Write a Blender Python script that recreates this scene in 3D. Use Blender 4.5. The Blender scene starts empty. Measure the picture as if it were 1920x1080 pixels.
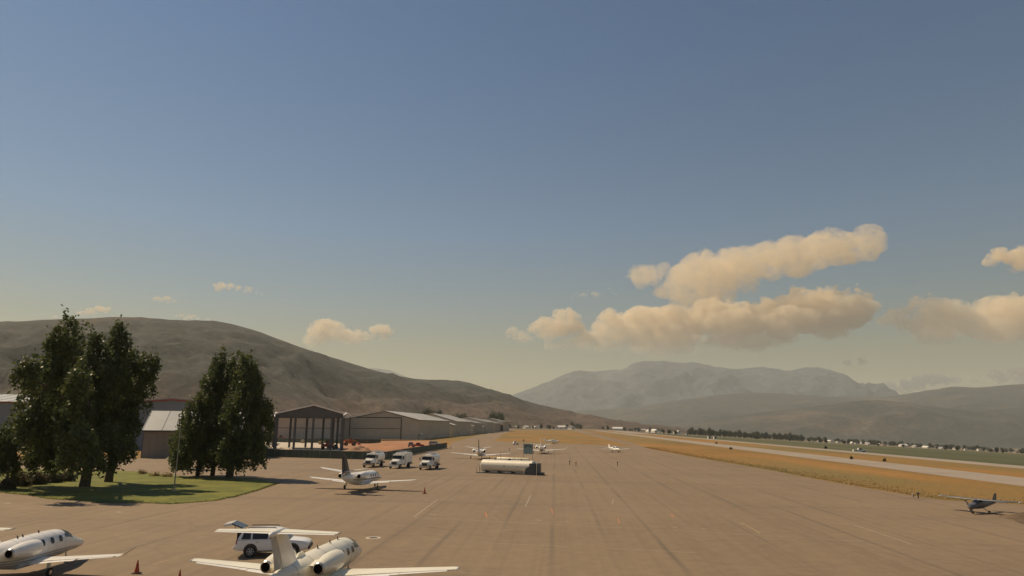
import bpy, math, random
import numpy as np
from mathutils import Vector, Matrix, noise as mnoise

R = math.radians
random.seed(7)
SC = bpy.context.scene
COL = SC.collection

# ------------------------------------------------------------------ camera, sky, sun, exposure
F = 1280.0                      # focal length for a 1920 px wide frame
CAM_H = 9.0
PITCH, ROLL = R(11.36), R(0.6)
cam_data = bpy.data.cameras.new('camera')
cam_data.sensor_width = 36.0
cam_data.lens = 36.0 * F / 1920.0
cam_data.clip_start, cam_data.clip_end = 0.5, 120000.0
cam = bpy.data.objects.new('camera', cam_data)
CAM_M = Matrix.Rotation(R(90) + PITCH, 3, 'X') @ Matrix.Rotation(ROLL, 3, 'Z')
cam.matrix_world = Matrix.Translation((0, 0, CAM_H)) @ CAM_M.to_4x4()
COL.objects.link(cam)
SC.camera = cam

SUN_AZ, SUN_EL = R(-62), R(51)   # azimuth from straight ahead, minus = left
sun_dir = Vector((math.sin(SUN_AZ) * math.cos(SUN_EL), math.cos(SUN_AZ) * math.cos(SUN_EL), math.sin(SUN_EL)))
world = bpy.data.worlds.new('World')
SC.world = world
world.use_nodes = True
wn, wl = world.node_tree.nodes, world.node_tree.links
wn.clear()
w_out = wn.new('ShaderNodeOutputWorld')
w_bg = wn.new('ShaderNodeBackground')
w_sky = wn.new('ShaderNodeTexSky')
w_sky.sky_type = 'NISHITA'
w_sky.sun_disc = False
w_sky.sun_elevation = SUN_EL
w_sky.sun_rotation = SUN_AZ
w_sky.altitude = 1700
w_sky.air_density = 1.0
w_sky.dust_density = 0.9
w_sky.ozone_density = 2.0
w_hs = wn.new('ShaderNodeHueSaturation')
w_hs.inputs['Saturation'].default_value = 1.0
w_tint = wn.new('ShaderNodeMix')
w_tint.data_type = 'RGBA'
w_tint.blend_type = 'MULTIPLY'
w_tint.inputs[0].default_value = 1.0
w_tint.inputs[7].default_value = (1.0, 0.98, 0.92, 1)
w_tc = wn.new('ShaderNodeTexCoord'); w_sep = wn.new('ShaderNodeSeparateXYZ'); w_ramp = wn.new('ShaderNodeValToRGB')
SKY_STOPS = [(0.0, (1.04, 0.60, 0.20)), (0.10, (1.02, 0.69, 0.33)), (0.17, (0.97, 0.86, 0.62)), (0.27, (0.91, 0.99, 0.90)), (0.5, (0.71, 0.95, 1.0)), (1.0, (0.58, 0.84, 1.0))]
while len(w_ramp.color_ramp.elements) < len(SKY_STOPS): w_ramp.color_ramp.elements.new(0.5)
for e, (p_, c_) in zip(w_ramp.color_ramp.elements, SKY_STOPS): e.position = p_; e.color = (*c_, 1)
wl.new(w_tc.outputs['Generated'], w_sep.inputs[0]); wl.new(w_sep.outputs[2], w_ramp.inputs[0]); wl.new(w_ramp.outputs[0], w_tint.inputs[7])
wl.new(w_sky.outputs[0], w_hs.inputs['Color'])
wl.new(w_hs.outputs[0], w_tint.inputs[6])
wl.new(w_tint.outputs[2], w_bg.inputs['Color'])
w_bg.inputs['Strength'].default_value = 0.071
wl.new(w_bg.outputs[0], w_out.inputs['Surface'])

sl = bpy.data.lights.new('sun', 'SUN')
sl.energy = 5.0
sl.angle = R(0.53)
sl.color = (1.0, 0.775, 0.50)
sun = bpy.data.objects.new('sun', sl)
sun.rotation_euler = (-sun_dir).to_track_quat('-Z', 'Y').to_euler()
COL.objects.link(sun)

SC.view_settings.view_transform = 'Standard'
SC.view_settings.look = 'None'
SC.view_settings.gamma = 1.0
SC.view_settings.exposure = 0.0
SC.render.engine = 'CYCLES'
SC.cycles.use_denoising = True
SC.cycles.max_bounces = 12
SC.cycles.volume_bounces = 10
SC.cycles.transparent_max_bounces = 16

# ------------------------------------------------------------------ survey helpers
def ray(px, py):
    return CAM_M @ Vector(((px - 960) / F, (540 - py) / F, -1.0))
def G(px, py, z=0.0):            # the spot at height z seen there
    d = ray(px, py); t = (z - CAM_H) / d.z
    return Vector((d.x * t, d.y * t, z))
def P(px, py, Y):                # the spot at forward distance Y seen there
    d = ray(px, py); t = Y / d.y
    return Vector((d.x * t, Y, CAM_H + d.z * t))
_d = ray(1042, 798)
RWA = math.atan2(_d.x, _d.y)     # heading of the runway, from +Y toward +X
DV, LV = Vector((math.sin(RWA), math.cos(RWA), 0)), Vector((math.cos(RWA), -math.sin(RWA), 0))
def rw(D, L, z=0.0):             # D metres along the runway, L metres to its right
    v = DV * D + LV * L
    return Vector((v.x, v.y, z))
def to_rw(p):
    return p.x * DV.x + p.y * DV.y, p.x * LV.x + p.y * LV.y
HINGE, DROP = 112.0, 0.045
def zground(x, y):
    L = x * LV.x + y * LV.y
    return -DROP * min(max(L - HINGE, 0.0), 2400.0)

# ------------------------------------------------------------------ materials
MATS = {}
def nmat(name):
    m = bpy.data.materials.new(name); m.use_nodes = True
    nt = m.node_tree; b = nt.nodes['Principled BSDF']
    return m, nt, b
def N(nt, t, **kw):
    n = nt.nodes.new(t)
    for k, v in kw.items():
        if k.startswith('i_'):
            n.inputs[k[2:].replace('_', ' ')].default_value = v
        else: setattr(n, k, v)
    return n
def ramp(nt, fac, stops):
    r = nt.nodes.new('ShaderNodeValToRGB')
    while len(r.color_ramp.elements) < len(stops): r.color_ramp.elements.new(0.5)
    for e, (p, c) in zip(r.color_ramp.elements, stops):
        e.position = p; e.color = (*c, 1) if len(c) == 3 else c
    nt.links.new(fac, r.inputs[0])
    return r.outputs[0]
def mixc(nt, fac, a, b, mode='MIX'):
    m = nt.nodes.new('ShaderNodeMix'); m.data_type = 'RGBA'; m.blend_type = mode
    for s, v in ((0, fac), (6, a), (7, b)):
        if isinstance(v, (int, float)): m.inputs[s].default_value = v
        elif isinstance(v, tuple): m.inputs[s].default_value = (*v, 1)
        else: nt.links.new(v, m.inputs[s])
    return m.outputs[2]
def noise(nt, scale, detail=6, rough=0.55, vec=None, dist=0.0):
    n = nt.nodes.new('ShaderNodeTexNoise'); n.inputs['Scale'].default_value = scale
    n.inputs['Detail'].default_value = detail; n.inputs['Roughness'].default_value = rough
    n.inputs['Distortion'].default_value = dist
    if vec is not None: nt.links.new(vec, n.inputs['Vector'])
    return n.outputs[0]
def coords(nt, scale=(1, 1, 1), rot=(0, 0, 0)):
    t = nt.nodes.new('ShaderNodeTexCoord'); m = nt.nodes.new('ShaderNodeMapping')
    m.inputs['Scale'].default_value = scale; m.inputs['Rotation'].default_value = rot
    nt.links.new(t.outputs['Object'], m.inputs[0]); return m.outputs[0]
def bump(nt, b, h, strength=0.4, dist=0.05):
    n = nt.nodes.new('ShaderNodeBump'); n.inputs['Strength'].default_value = strength
    n.inputs['Distance'].default_value = dist
    nt.links.new(h, n.inputs['Height']); nt.links.new(n.outputs[0], b.inputs['Normal'])
def plain(name, col, rough=0.5, metal=0.0, var=0.12, scale=1.5, coat=0.0):
    """painted or bare surface with dirt variation"""
    m, nt, b = nmat(name)
    f = noise(nt, scale, 5, 0.6, coords(nt))
    lo = tuple(c * (1 - var) for c in col); hi = tuple(min(1, c * (1 + var)) for c in col)
    nt.links.new(ramp(nt, f, [(0.3, lo), (0.7, hi)]), b.inputs['Base Color'])
    b.inputs['Roughness'].default_value = rough; b.inputs['Metallic'].default_value = metal
    if coat: b.inputs['Coat Weight'].default_value = coat
    MATS[name] = m
    return m
plain('aircraft_white', (0.82, 0.81, 0.77), 0.32, 0, 0.05, 0.6, 0.3)
plain('aircraft_cream', (0.80, 0.77, 0.64), 0.34, 0, 0.06, 0.6, 0.3)
plain('aircraft_grey', (0.42, 0.43, 0.44), 0.4, 0, 0.08)
plain('bare_metal', (0.55, 0.54, 0.52), 0.3, 0.85, 0.1)
plain('dark_trim', (0.035, 0.035, 0.038), 0.4)
plain('fin_dark', (0.020, 0.024, 0.032), 0.35)  # near-black tone used on the jet fins
plain('stripe_grey', (0.10, 0.11, 0.13), 0.4)
plain('black_hole', (0.012, 0.011, 0.011), 0.8)
plain('rubber', (0.022, 0.021, 0.020), 0.85)
plain('window_glass', (0.015, 0.017, 0.020), 0.08, 0.0, 0.05)
plain('truck_white', (0.80, 0.80, 0.77), 0.35, 0, 0.08, 1.2, 0.3)
plain('suv_white', (0.80, 0.81, 0.82), 0.3, 0, 0.04, 1.2, 0.4)
plain('chrome', (0.6, 0.6, 0.6), 0.2, 0.9)
plain('red_lamp', (0.30, 0.02, 0.015), 0.3)
plain('amber_lamp', (0.5, 0.22, 0.03), 0.3)
plain('head_lamp', (0.7, 0.7, 0.66), 0.15)
plain('cone_orange', (0.42, 0.075, 0.03), 0.6, 0, 0.15, 6)
plain('tank_cream', (0.78, 0.74, 0.62), 0.42, 0, 0.08, 0.7)
plain('steel_grey', (0.085, 0.095, 0.10), 0.55, 0.2, 0.15, 0.6)
plain('pole_grey', (0.30, 0.28, 0.25), 0.5, 0.3)
plain('roof_white', (0.72, 0.70, 0.65), 0.45, 0.1, 0.08, 0.2)
plain('roof_grey', (0.25, 0.275, 0.30), 0.5, 0.1, 0.10, 0.3)
plain('beige_wall', (0.50, 0.455, 0.37), 0.7, 0, 0.06, 0.15)
plain('beige_wall_dark', (0.42, 0.38, 0.31), 0.7, 0, 0.06, 0.15)
plain('beige_door', (0.46, 0.42, 0.335), 0.65, 0, 0.06, 0.2)
plain('tan_wall', (0.24, 0.205, 0.17), 0.75, 0, 0.08, 0.2)
plain('blue_wall', (0.20, 0.235, 0.28), 0.6, 0, 0.08, 0.15)
plain('navy_wall', (0.035, 0.045, 0.07), 0.6, 0, 0.1, 0.3)
plain('red_trim', (0.33, 0.05, 0.035), 0.5)
plain('trim_dark', (0.055, 0.05, 0.048), 0.6)
plain('fence_green', (0.065, 0.085, 0.065), 0.85, 0, 0.25, 0.5)
plain('concrete', (0.47, 0.41, 0.33), 0.85, 0, 0.15, 0.3)
plain('machine_red', (0.36, 0.05, 0.03), 0.5, 0, 0.2, 1.0)
plain('machine_orange', (0.45, 0.13, 0.035), 0.5, 0, 0.2, 1.0)
plain('silver_paint', (0.40, 0.42, 0.45), 0.35, 0.4)
plain('pickup_red', (0.38, 0.045, 0.04), 0.35, 0, 0.1)
plain('crate_wood', (0.40, 0.29, 0.15), 0.8, 0, 0.2)
plain('line_white', (0.36, 0.305, 0.235), 0.8, 0, 0.3, 2.5)
plain('line_yellow', (0.33, 0.245, 0.13), 0.8, 0, 0.3, 2.5)
plain('line_orange', (0.42, 0.17, 0.075), 0.8, 0, 0.25, 2.5)
plain('panel_teal', (0.22, 0.31, 0.30), 0.35, 0, 0.1)
plain('panel_dark', (0.07, 0.09, 0.09), 0.4)
plain('house_white', (0.70, 0.68, 0.62), 0.7, 0, 0.08, 0.1)
plain('house_tan', (0.42, 0.35, 0.27), 0.7, 0, 0.08, 0.1)
plain('house_roof', (0.13, 0.11, 0.10), 0.8, 0, 0.2, 0.3)
plain('bark', (0.075, 0.058, 0.045), 0.95, 0, 0.3, 2.0)
plain('yellow_paint', (0.55, 0.40, 0.06), 0.5)

def leafmat(name, dark, paler, scale=0.35):
    m, nt, b = nmat(name)
    f = noise(nt, scale, 4, 0.6, coords(nt))
    g = noise(nt, scale * 9, 2, 0.5, coords(nt))
    c = mixc(nt, 0.4, ramp(nt, f, [(0.32, dark), (0.68, paler)]), ramp(nt, g, [(0.3, dark), (0.7, paler)]))  # two leaf tones mixed at random by noise
    nt.links.new(c, b.inputs['Base Color'])
    b.inputs['Roughness'].default_value = 0.55
    tr = nt.nodes.new('ShaderNodeBsdfTranslucent'); nt.links.new(c, tr.inputs['Color'])
    mx = nt.nodes.new('ShaderNodeMixShader'); mx.inputs[0].default_value = 0.38
    out = nt.nodes['Material Output']
    nt.links.new(b.outputs[0], mx.inputs[1]); nt.links.new(tr.outputs[0], mx.inputs[2])
    nt.links.new(mx.outputs[0], out.inputs['Surface'])
    MATS[name] = m
leafmat('poplar_leaf', (0.044, 0.064, 0.022), (0.13, 0.160, 0.048), 0.5)
leafmat('shrub_leaf', (0.055, 0.052, 0.030), (0.16, 0.13, 0.075), 0.8)
leafmat('far_leaf', (0.040, 0.052, 0.030), (0.085, 0.096, 0.052), 0.1)
leafmat('dry_grass_blade', (0.12, 0.09, 0.03), (0.30, 0.20, 0.07), 0.5)
leafmat('green_grass_blade', (0.06, 0.075, 0.02), (0.15, 0.15, 0.04), 0.5)

def mat_apron():
    m, nt, b = nmat('apron_asphalt')
    v = coords(nt, rot=(0, 0, RWA))             # x = across the runway, y = along it
    sx = N(nt, 'ShaderNodeSeparateXYZ'); nt.links.new(v, sx.inputs[0])
    base = ramp(nt, noise(nt, 0.035, 6, 0.6, v), [(0.3, (0.188, 0.136, 0.084)), (0.7, (0.230, 0.168, 0.104))])
    mott = ramp(nt, noise(nt, 0.9, 5, 0.65, v), [(0.25, (0.86, 0.86, 0.86)), (0.75, (1.1, 1.1, 1.1))])
    c = mixc(nt, 1.0, base, mott, 'MULTIPLY')
    # paving lanes along the runway, each with its own tone
    mp = N(nt, 'ShaderNodeMapping'); mp.inputs['Scale'].default_value = (1 / 1.05, 0.006, 1)
    nt.links.new(v, mp.inputs[0])
    lane = ramp(nt, noise(nt, 1.0, 5, 0.7, mp.outputs[0]), [(0.30, (0.84, 0.83, 0.82)), (0.5, (1, 1, 1)), (0.7, (1.08, 1.07, 1.06))])
    c = mixc(nt, 0.75, c, mixc(nt, 1.0, c, lane, 'MULTIPLY'))
    # sealed joints every 4.3 m, worn
    md = N(nt, 'ShaderNodeMath', operation='PINGPONG'); md.inputs[1].default_value = 2.15
    wob = N(nt, 'ShaderNodeMath', operation='ADD')
    n2 = noise(nt, 0.05, 3, 0.5, v)
    sc = N(nt, 'ShaderNodeMath', operation='MULTIPLY_ADD'); sc.inputs[1].default_value = 0.5; sc.inputs[2].default_value = 0.1
    nt.links.new(n2, sc.inputs[0])
    nt.links.new(sx.outputs[0], wob.inputs[0]); nt.links.new(sc.outputs[0], wob.inputs[1])
    nt.links.new(wob.outputs[0], md.inputs[0])
    joint = ramp(nt, md.outputs[0], [(0.0, (1, 1, 1)), (0.30, (0, 0, 0))])
    mp2 = N(nt, 'ShaderNodeMapping'); mp2.inputs['Scale'].default_value = (0.22, 0.03, 1); nt.links.new(v, mp2.inputs[0])
    worn = ramp(nt, noise(nt, 1.0, 3, 0.6, mp2.outputs[0]), [(0.40, (0, 0, 0)), (0.64, (0.72, 0.72, 0.72))])
    fac = mixc(nt, 1.0, joint, worn, 'MULTIPLY')
    c = mixc(nt, fac, c, (0.088, 0.072, 0.057))
    # taxiing tyre smears across
    mp3 = N(nt, 'ShaderNodeMapping'); mp3.inputs['Scale'].default_value = (0.012, 0.16, 1); mp3.inputs['Rotation'].default_value = (0, 0, 0.06)
    nt.links.new(v, mp3.inputs[0])
    sm = ramp(nt, noise(nt, 1.0, 5, 0.6, mp3.outputs[0], 0.6), [(0.55, (0, 0, 0)), (0.75, (0.5, 0.5, 0.5))])
    c = mixc(nt, sm, c, (0.105, 0.086, 0.068))
    st = ramp(nt, noise(nt, 0.22, 7, 0.72, v, 1.2), [(0.60, (0, 0, 0)), (0.74, (0.55, 0.55, 0.55))])
    c = mixc(nt, st, c, (0.115, 0.088, 0.064))
    pale = ramp(nt, noise(nt, 0.11, 5, 0.6, v, 0.8), [(0.58, (0, 0, 0)), (0.72, (0.4, 0.4, 0.4))])
    c = mixc(nt, pale, c, (0.27, 0.195, 0.125))
    cr = N(nt, 'ShaderNodeTexVoronoi', feature='DISTANCE_TO_EDGE'); cr.inputs['Scale'].default_value = 0.055
    nt.links.new(v, cr.inputs['Vector'])
    crk = ramp(nt, cr.outputs[0], [(0.0, (0.6, 0.6, 0.6)), (0.006, (0, 0, 0))])
    c = mixc(nt, mixc(nt, 1.0, crk, worn, 'MULTIPLY'), c, (0.07, 0.058, 0.046))
    nt.links.new(c, b.inputs['Base Color'])
    b.inputs['Roughness'].default_value = 0.85
    bump(nt, b, noise(nt, 14, 4, 0.7, v), 0.25, 0.02)
    MATS['apron'] = m
mat_apron()
def mat_strip():
    m, nt, b = nmat('taxiway_asphalt')
    v = coords(nt, rot=(0, 0, RWA))
    c = ramp(nt, noise(nt, 0.06, 6, 0.6, v), [(0.3, (0.25, 0.21, 0.17)), (0.7, (0.32, 0.27, 0.22))])
    nt.links.new(c, b.inputs['Base Color']); b.inputs['Roughness'].default_value = 0.85
    MATS['strip'] = m
mat_strip()
def mat_ground():
    m, nt, b = nmat('dry_grassland')
    v = coords(nt, rot=(0, 0, RWA))
    sx = N(nt, 'ShaderNodeSeparateXYZ'); nt.links.new(v, sx.inputs[0])
    mp = N(nt, 'ShaderNodeMapping'); mp.inputs['Scale'].default_value = (1, 0.25, 1); nt.links.new(v, mp.inputs[0])
    gold = ramp(nt, noise(nt, 0.035, 7, 0.62, mp.outputs[0]), [(0.26, (0.140, 0.095, 0.022)), (0.5, (0.265, 0.140, 0.029)), (0.74, (0.35, 0.175, 0.042))])
    fine = ramp(nt, noise(nt, 0.7, 5, 0.7, v), [(0.25, (0.62, 0.66, 0.62)), (0.75, (1.2, 1.18, 1.15))])
    gold = mixc(nt, 1.0, gold, fine, 'MULTIPLY')
    # greener verge beside the apron (near side of the taxiway)
    verge = ramp(nt, noise(nt, 0.02, 5, 0.6, mp.outputs[0]), [(0.42, (0, 0, 0)), (0.60, (0.75, 0.75, 0.75))])
    gold = mixc(nt, verge, gold, (0.155, 0.125, 0.040))
    pasture = ramp(nt, noise(nt, 0.006, 6, 0.6, mp.outputs[0]), [(0.3, (0.045, 0.055, 0.020)), (0.55, (0.075, 0.080, 0.030)), (0.75, (0.17, 0.14, 0.06))])
    mr = N(nt, 'ShaderNodeMapRange'); mr.inputs[1].default_value = 121; mr.inputs[2].default_value = 123
    nt.links.new(sx.outputs[0], mr.inputs[0])
    c = mixc(nt, mr.outputs[0], gold, pasture)
    # far valley floor
    valley = ramp(nt, noise(nt, 0.0016, 7, 0.62, v), [(0.35, (0.06, 0.065, 0.035)), (0.5, (0.15, 0.115, 0.065)), (0.65, (0.20, 0.14, 0.085))])
    mr2 = N(nt, 'ShaderNodeMapRange'); mr2.inputs[1].default_value = 1300; mr2.inputs[2].default_value = 1500
    nt.links.new(sx.outputs[1], mr2.inputs[0])
    c = mixc(nt, mr2.outputs[0], c, valley)
    nt.links.new(c, b.inputs['Base Color']); b.inputs['Roughness'].default_value = 0.95
    bump(nt, b, noise(nt, 3, 5, 0.7, v), 0.6, 0.15)
    MATS['ground'] = m
mat_ground()
def mat_two(name, a, bcol, scale, rough=0.95, bs=0.0, bd=0.1):
    m, nt, b = nmat(name)
    v = coords(nt)
    c = ramp(nt, noise(nt, scale, 7, 0.65, v), [(0.33, a), (0.67, bcol)])
    nt.links.new(c, b.inputs['Base Color']); b.inputs['Roughness'].default_value = rough
    if bs: bump(nt, b, noise(nt, scale * 6, 5, 0.7, v), bs, bd)
    MATS[name] = m
mat_two('lawn', (0.070, 0.090, 0.010), (0.17, 0.170, 0.018), 0.25, bs=0.5, bd=0.1)
mat_two('soil', (0.25, 0.145, 0.08), (0.42, 0.20, 0.105), 0.06, bs=0.6, bd=0.3)
mat_two('mound_soil', (0.22, 0.135, 0.085), (0.33, 0.19, 0.11), 0.3, bs=0.7, bd=0.3)
mat_two('bare_earth', (0.10, 0.07, 0.045), (0.17, 0.12, 0.07), 0.5, bs=0.6, bd=0.2)
def mat_hill(name, dark, mid, bare, s, bare_lo=0.55, bare_hi=0.7, low=None, bumps=0.5):
    m, nt, b = nmat(name)
    v = coords(nt)
    mp = N(nt, 'ShaderNodeMapping'); mp.inputs['Scale'].default_value = (1, 1, 1.8); nt.links.new(v, mp.inputs[0])
    c = ramp(nt, noise(nt, s * 4, 8, 0.68, mp.outputs[0]), [(0.35, dark), (0.65, mid)])
    f = ramp(nt, noise(nt, s, 8, 0.62, mp.outputs[0], 0.4), [(bare_lo, (0, 0, 0)), (bare_hi, (1, 1, 1))])
    c = mixc(nt, f, c, bare)
    if low:     # dry grass and bare soil below, scrub above
        sz = N(nt, 'ShaderNodeSeparateXYZ'); nt.links.new(v, sz.inputs[0])
        ad = N(nt, 'ShaderNodeMath', operation='MULTIPLY_ADD'); ad.inputs[1].default_value = 160.0; nt.links.new(noise(nt, s * 1.7, 6, 0.65, v), ad.inputs[0]); nt.links.new(sz.outputs[2], ad.inputs[2])
        mr = N(nt, 'ShaderNodeMapRange'); mr.inputs[1].default_value = 215; mr.inputs[2].default_value = 120; mr.inputs[3].default_value = 0.0; mr.inputs[4].default_value = 0.8; nt.links.new(ad.outputs[0], mr.inputs[0])
        c = mixc(nt, mr.outputs[0], c, low)
    veg = ramp(nt, noise(nt, s * 22, 6, 0.75, v), [(0.40, (0.42, 0.46, 0.45)), (0.60, (1.22, 1.18, 1.14))])
    c = mixc(nt, 1.0, c, veg, 'MULTIPLY')
    nt.links.new(c, b.inputs['Base Color']); b.inputs['Roughness'].default_value = 1.0
    bump(nt, b, noise(nt, s * 14, 6, 0.7, v), bumps, 12)
    MATS[name] = m
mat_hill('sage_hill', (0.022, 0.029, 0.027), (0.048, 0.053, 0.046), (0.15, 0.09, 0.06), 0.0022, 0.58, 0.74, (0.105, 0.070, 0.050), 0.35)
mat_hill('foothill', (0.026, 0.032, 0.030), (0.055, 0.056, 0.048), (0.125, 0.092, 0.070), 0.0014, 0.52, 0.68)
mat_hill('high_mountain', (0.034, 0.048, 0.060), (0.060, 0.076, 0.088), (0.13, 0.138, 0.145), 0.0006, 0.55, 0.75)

# ------------------------------------------------------------------ mesh helpers
class MB:
    def __init__(s): s.v, s.f = [], []
    def add(s, vs, fs):
        o = len(s.v); s.v += [tuple(v) for v in vs]; s.f += [tuple(i + o for i in f) for f in fs]; return s
    def box(s, c, size, rz=0.0, taper=(1, 1)):
        x, y, z = (d / 2 for d in size); vs = []
        for sz in (-1, 1):
            tx, ty = taper if sz > 0 else (1, 1)
            for sx, sy in ((-1, -1), (1, -1), (1, 1), (-1, 1)):
                px, py = sx * x * tx, sy * y * ty
                vs.append((c[0] + px * math.cos(rz) - py * math.sin(rz), c[1] + px * math.sin(rz) + py * math.cos(rz), c[2] + sz * z))
        return s.add(vs, [(3, 2, 1, 0), (4, 5, 6, 7), (0, 1, 5, 4), (1, 2, 6, 5), (2, 3, 7, 6), (3, 0, 4, 7)])
    def hexa(s, vs):   # 8 corners, bottom ring then top ring
        return s.add(vs, [(3, 2, 1, 0), (4, 5, 6, 7), (0, 1, 5, 4), (1, 2, 6, 5), (2, 3, 7, 6), (3, 0, 4, 7)])
    def loft(s, rings, caps=True, closed=True):
        n = len(rings[0]); vs = [p for r in rings for p in r]; fs = []
        for i in range(len(rings) - 1):
            for j in range(n if closed else n - 1):
                k = (j + 1) % n
                fs.append((i * n + j, i * n + k, (i + 1) * n + k, (i + 1) * n + j))
        if caps and closed:
            fs.append(tuple(range(n))[::-1]); fs.append(tuple((len(rings) - 1) * n + j for j in range(n)))
        return s.add(vs, fs)
    def tube(s, pts, rs, n=8):
        pts = [Vector(p) for p in pts]
        if isinstance(rs, (int, float)): rs = [rs] * len(pts)
        rings = []
        for i, p in enumerate(pts):
            d = (pts[min(i + 1, len(pts) - 1)] - pts[max(i - 1, 0)]).normalized()
            a = d.cross(Vector((0, 0, 1)) if abs(d.z) < 0.9 else Vector((1, 0, 0))).normalized(); b = d.cross(a)
            rings.append([p + (a * math.cos(t) + b * math.sin(t)) * rs[i] for t in (2 * math.pi * k / n for k in range(n))])
        return s.loft(rings)
    def lathe(s, prof, n=16, axis='Y', c=(0, 0, 0), caps=True):   # prof: (along, radius)
        rings = []
        for a, r in prof:
            ring = []
            for k in range(n):
                t = 2 * math.pi * k / n; u, w = r * math.cos(t), r * math.sin(t)
                p = {'Y': (u, a, w), 'X': (a, u, w), 'Z': (u, w, a)}[axis]
                ring.append((c[0] + p[0], c[1] + p[1], c[2] + p[2]))
            rings.append(ring)
        return s.loft(rings, caps)
    def build(s, name, mat, parent=None, smooth=False, bevel=0.0):
        me = bpy.data.meshes.new(name); me.from_pydata(s.v, [], s.f); me.validate(); me.update()
        import bmesh
        bm = bmesh.new(); bm.from_mesh(me); bmesh.ops.recalc_face_normals(bm, faces=bm.faces)
        if bevel:
            bmesh.ops.remove_doubles(bm, verts=bm.verts, dist=1e-5)
            eds = [e for e in bm.edges if len(e.link_faces) == 2 and e.calc_face_angle(0) > 0.5]
            bmesh.ops.bevel(bm, geom=eds, offset=bevel, segments=2, affect='EDGES', clamp_overlap=True)
        bm.to_mesh(me); bm.free()
        if smooth:
            for p in me.polygons: p.use_smooth = True
            me.set_sharp_from_angle(angle=R(38))
        o = bpy.data.objects.new(name, me); COL.objects.link(o)
        if mat: me.materials.append(MATS[mat] if isinstance(mat, str) else mat)
        if parent: o.parent = parent
        return o
def tag(o, label, cat, group=None):
    o['label'] = label; o['category'] = cat
    if group: o['group'] = group
    return o
def thing(name, label, cat, loc=(0, 0, 0), rz=0.0, group=None):
    o = bpy.data.objects.new(name, None); COL.objects.link(o)
    o.empty_display_size = 0.5
    o.location = loc; o.rotation_euler = (0, 0, rz)
    return tag(o, label, cat, group)
def structure(o, kind='structure'):
    o['kind'] = kind; return o
def copy_tree(o, parent=None):
    c = o.copy(); COL.objects.link(c); c.parent = parent
    for ch in list(o.children): copy_tree(ch, c)
    return c
def heading(deg):   # nose pointing deg clockwise from straight away from the camera
    return -R(deg)

def sheet(name, pts, z, mat, kind='structure', parent=None):
    """flat polygon laid at height z, triangulated, from ground points"""
    import bmesh
    bm = bmesh.new()
    vs = [bm.verts.new((p.x, p.y, z)) for p in pts]
    f = bm.faces.new(vs); bmesh.ops.triangulate(bm, faces=[f])
    bmesh.ops.recalc_face_normals(bm, faces=bm.faces)
    me = bpy.data.meshes.new(name); bm.to_mesh(me); bm.free()
    if me.polygons and me.polygons[0].normal.z < 0: me.flip_normals()
    o = bpy.data.objects.new(name, me); COL.objects.link(o); me.materials.append(MATS[mat])
    if kind: o['kind'] = kind
    if parent: o.parent = parent
    return o

# ------------------------------------------------------------------ terrain
def ground_sheet():
    t = np.linspace(-1, 1, 81)
    Ls = list(np.sign(t) * (np.sinh(np.abs(t) * 6) / math.sinh(6)) * 18000) + [HINGE, HINGE + 2400]
    Ls = sorted(set(round(float(a), 3) for a in Ls))
    u = np.linspace(0, 1, 70)
    Ds = [-1800, -900, -400, -150, -50] + [float(a) for a in (np.sinh(u * 6) / math.sinh(6)) * 19800]
    vs, fs = [], []
    for D in Ds:
        for L in Ls:
            p = rw(D, L); vs.append((p.x, p.y, -DROP * min(max(L - HINGE, 0), 2400)))
    n = len(Ls)
    for i in range(len(Ds) - 1):
        for j in range(n - 1):
            fs.append((i * n + j, i * n + j + 1, (i + 1) * n + j + 1, (i + 1) * n + j))
    o = MB().add(vs, fs).build('ground', 'ground')
    if o.data.polygons[0].normal.z < 0: o.data.flip_normals()
    structure(o)
ground_sheet()

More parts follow.
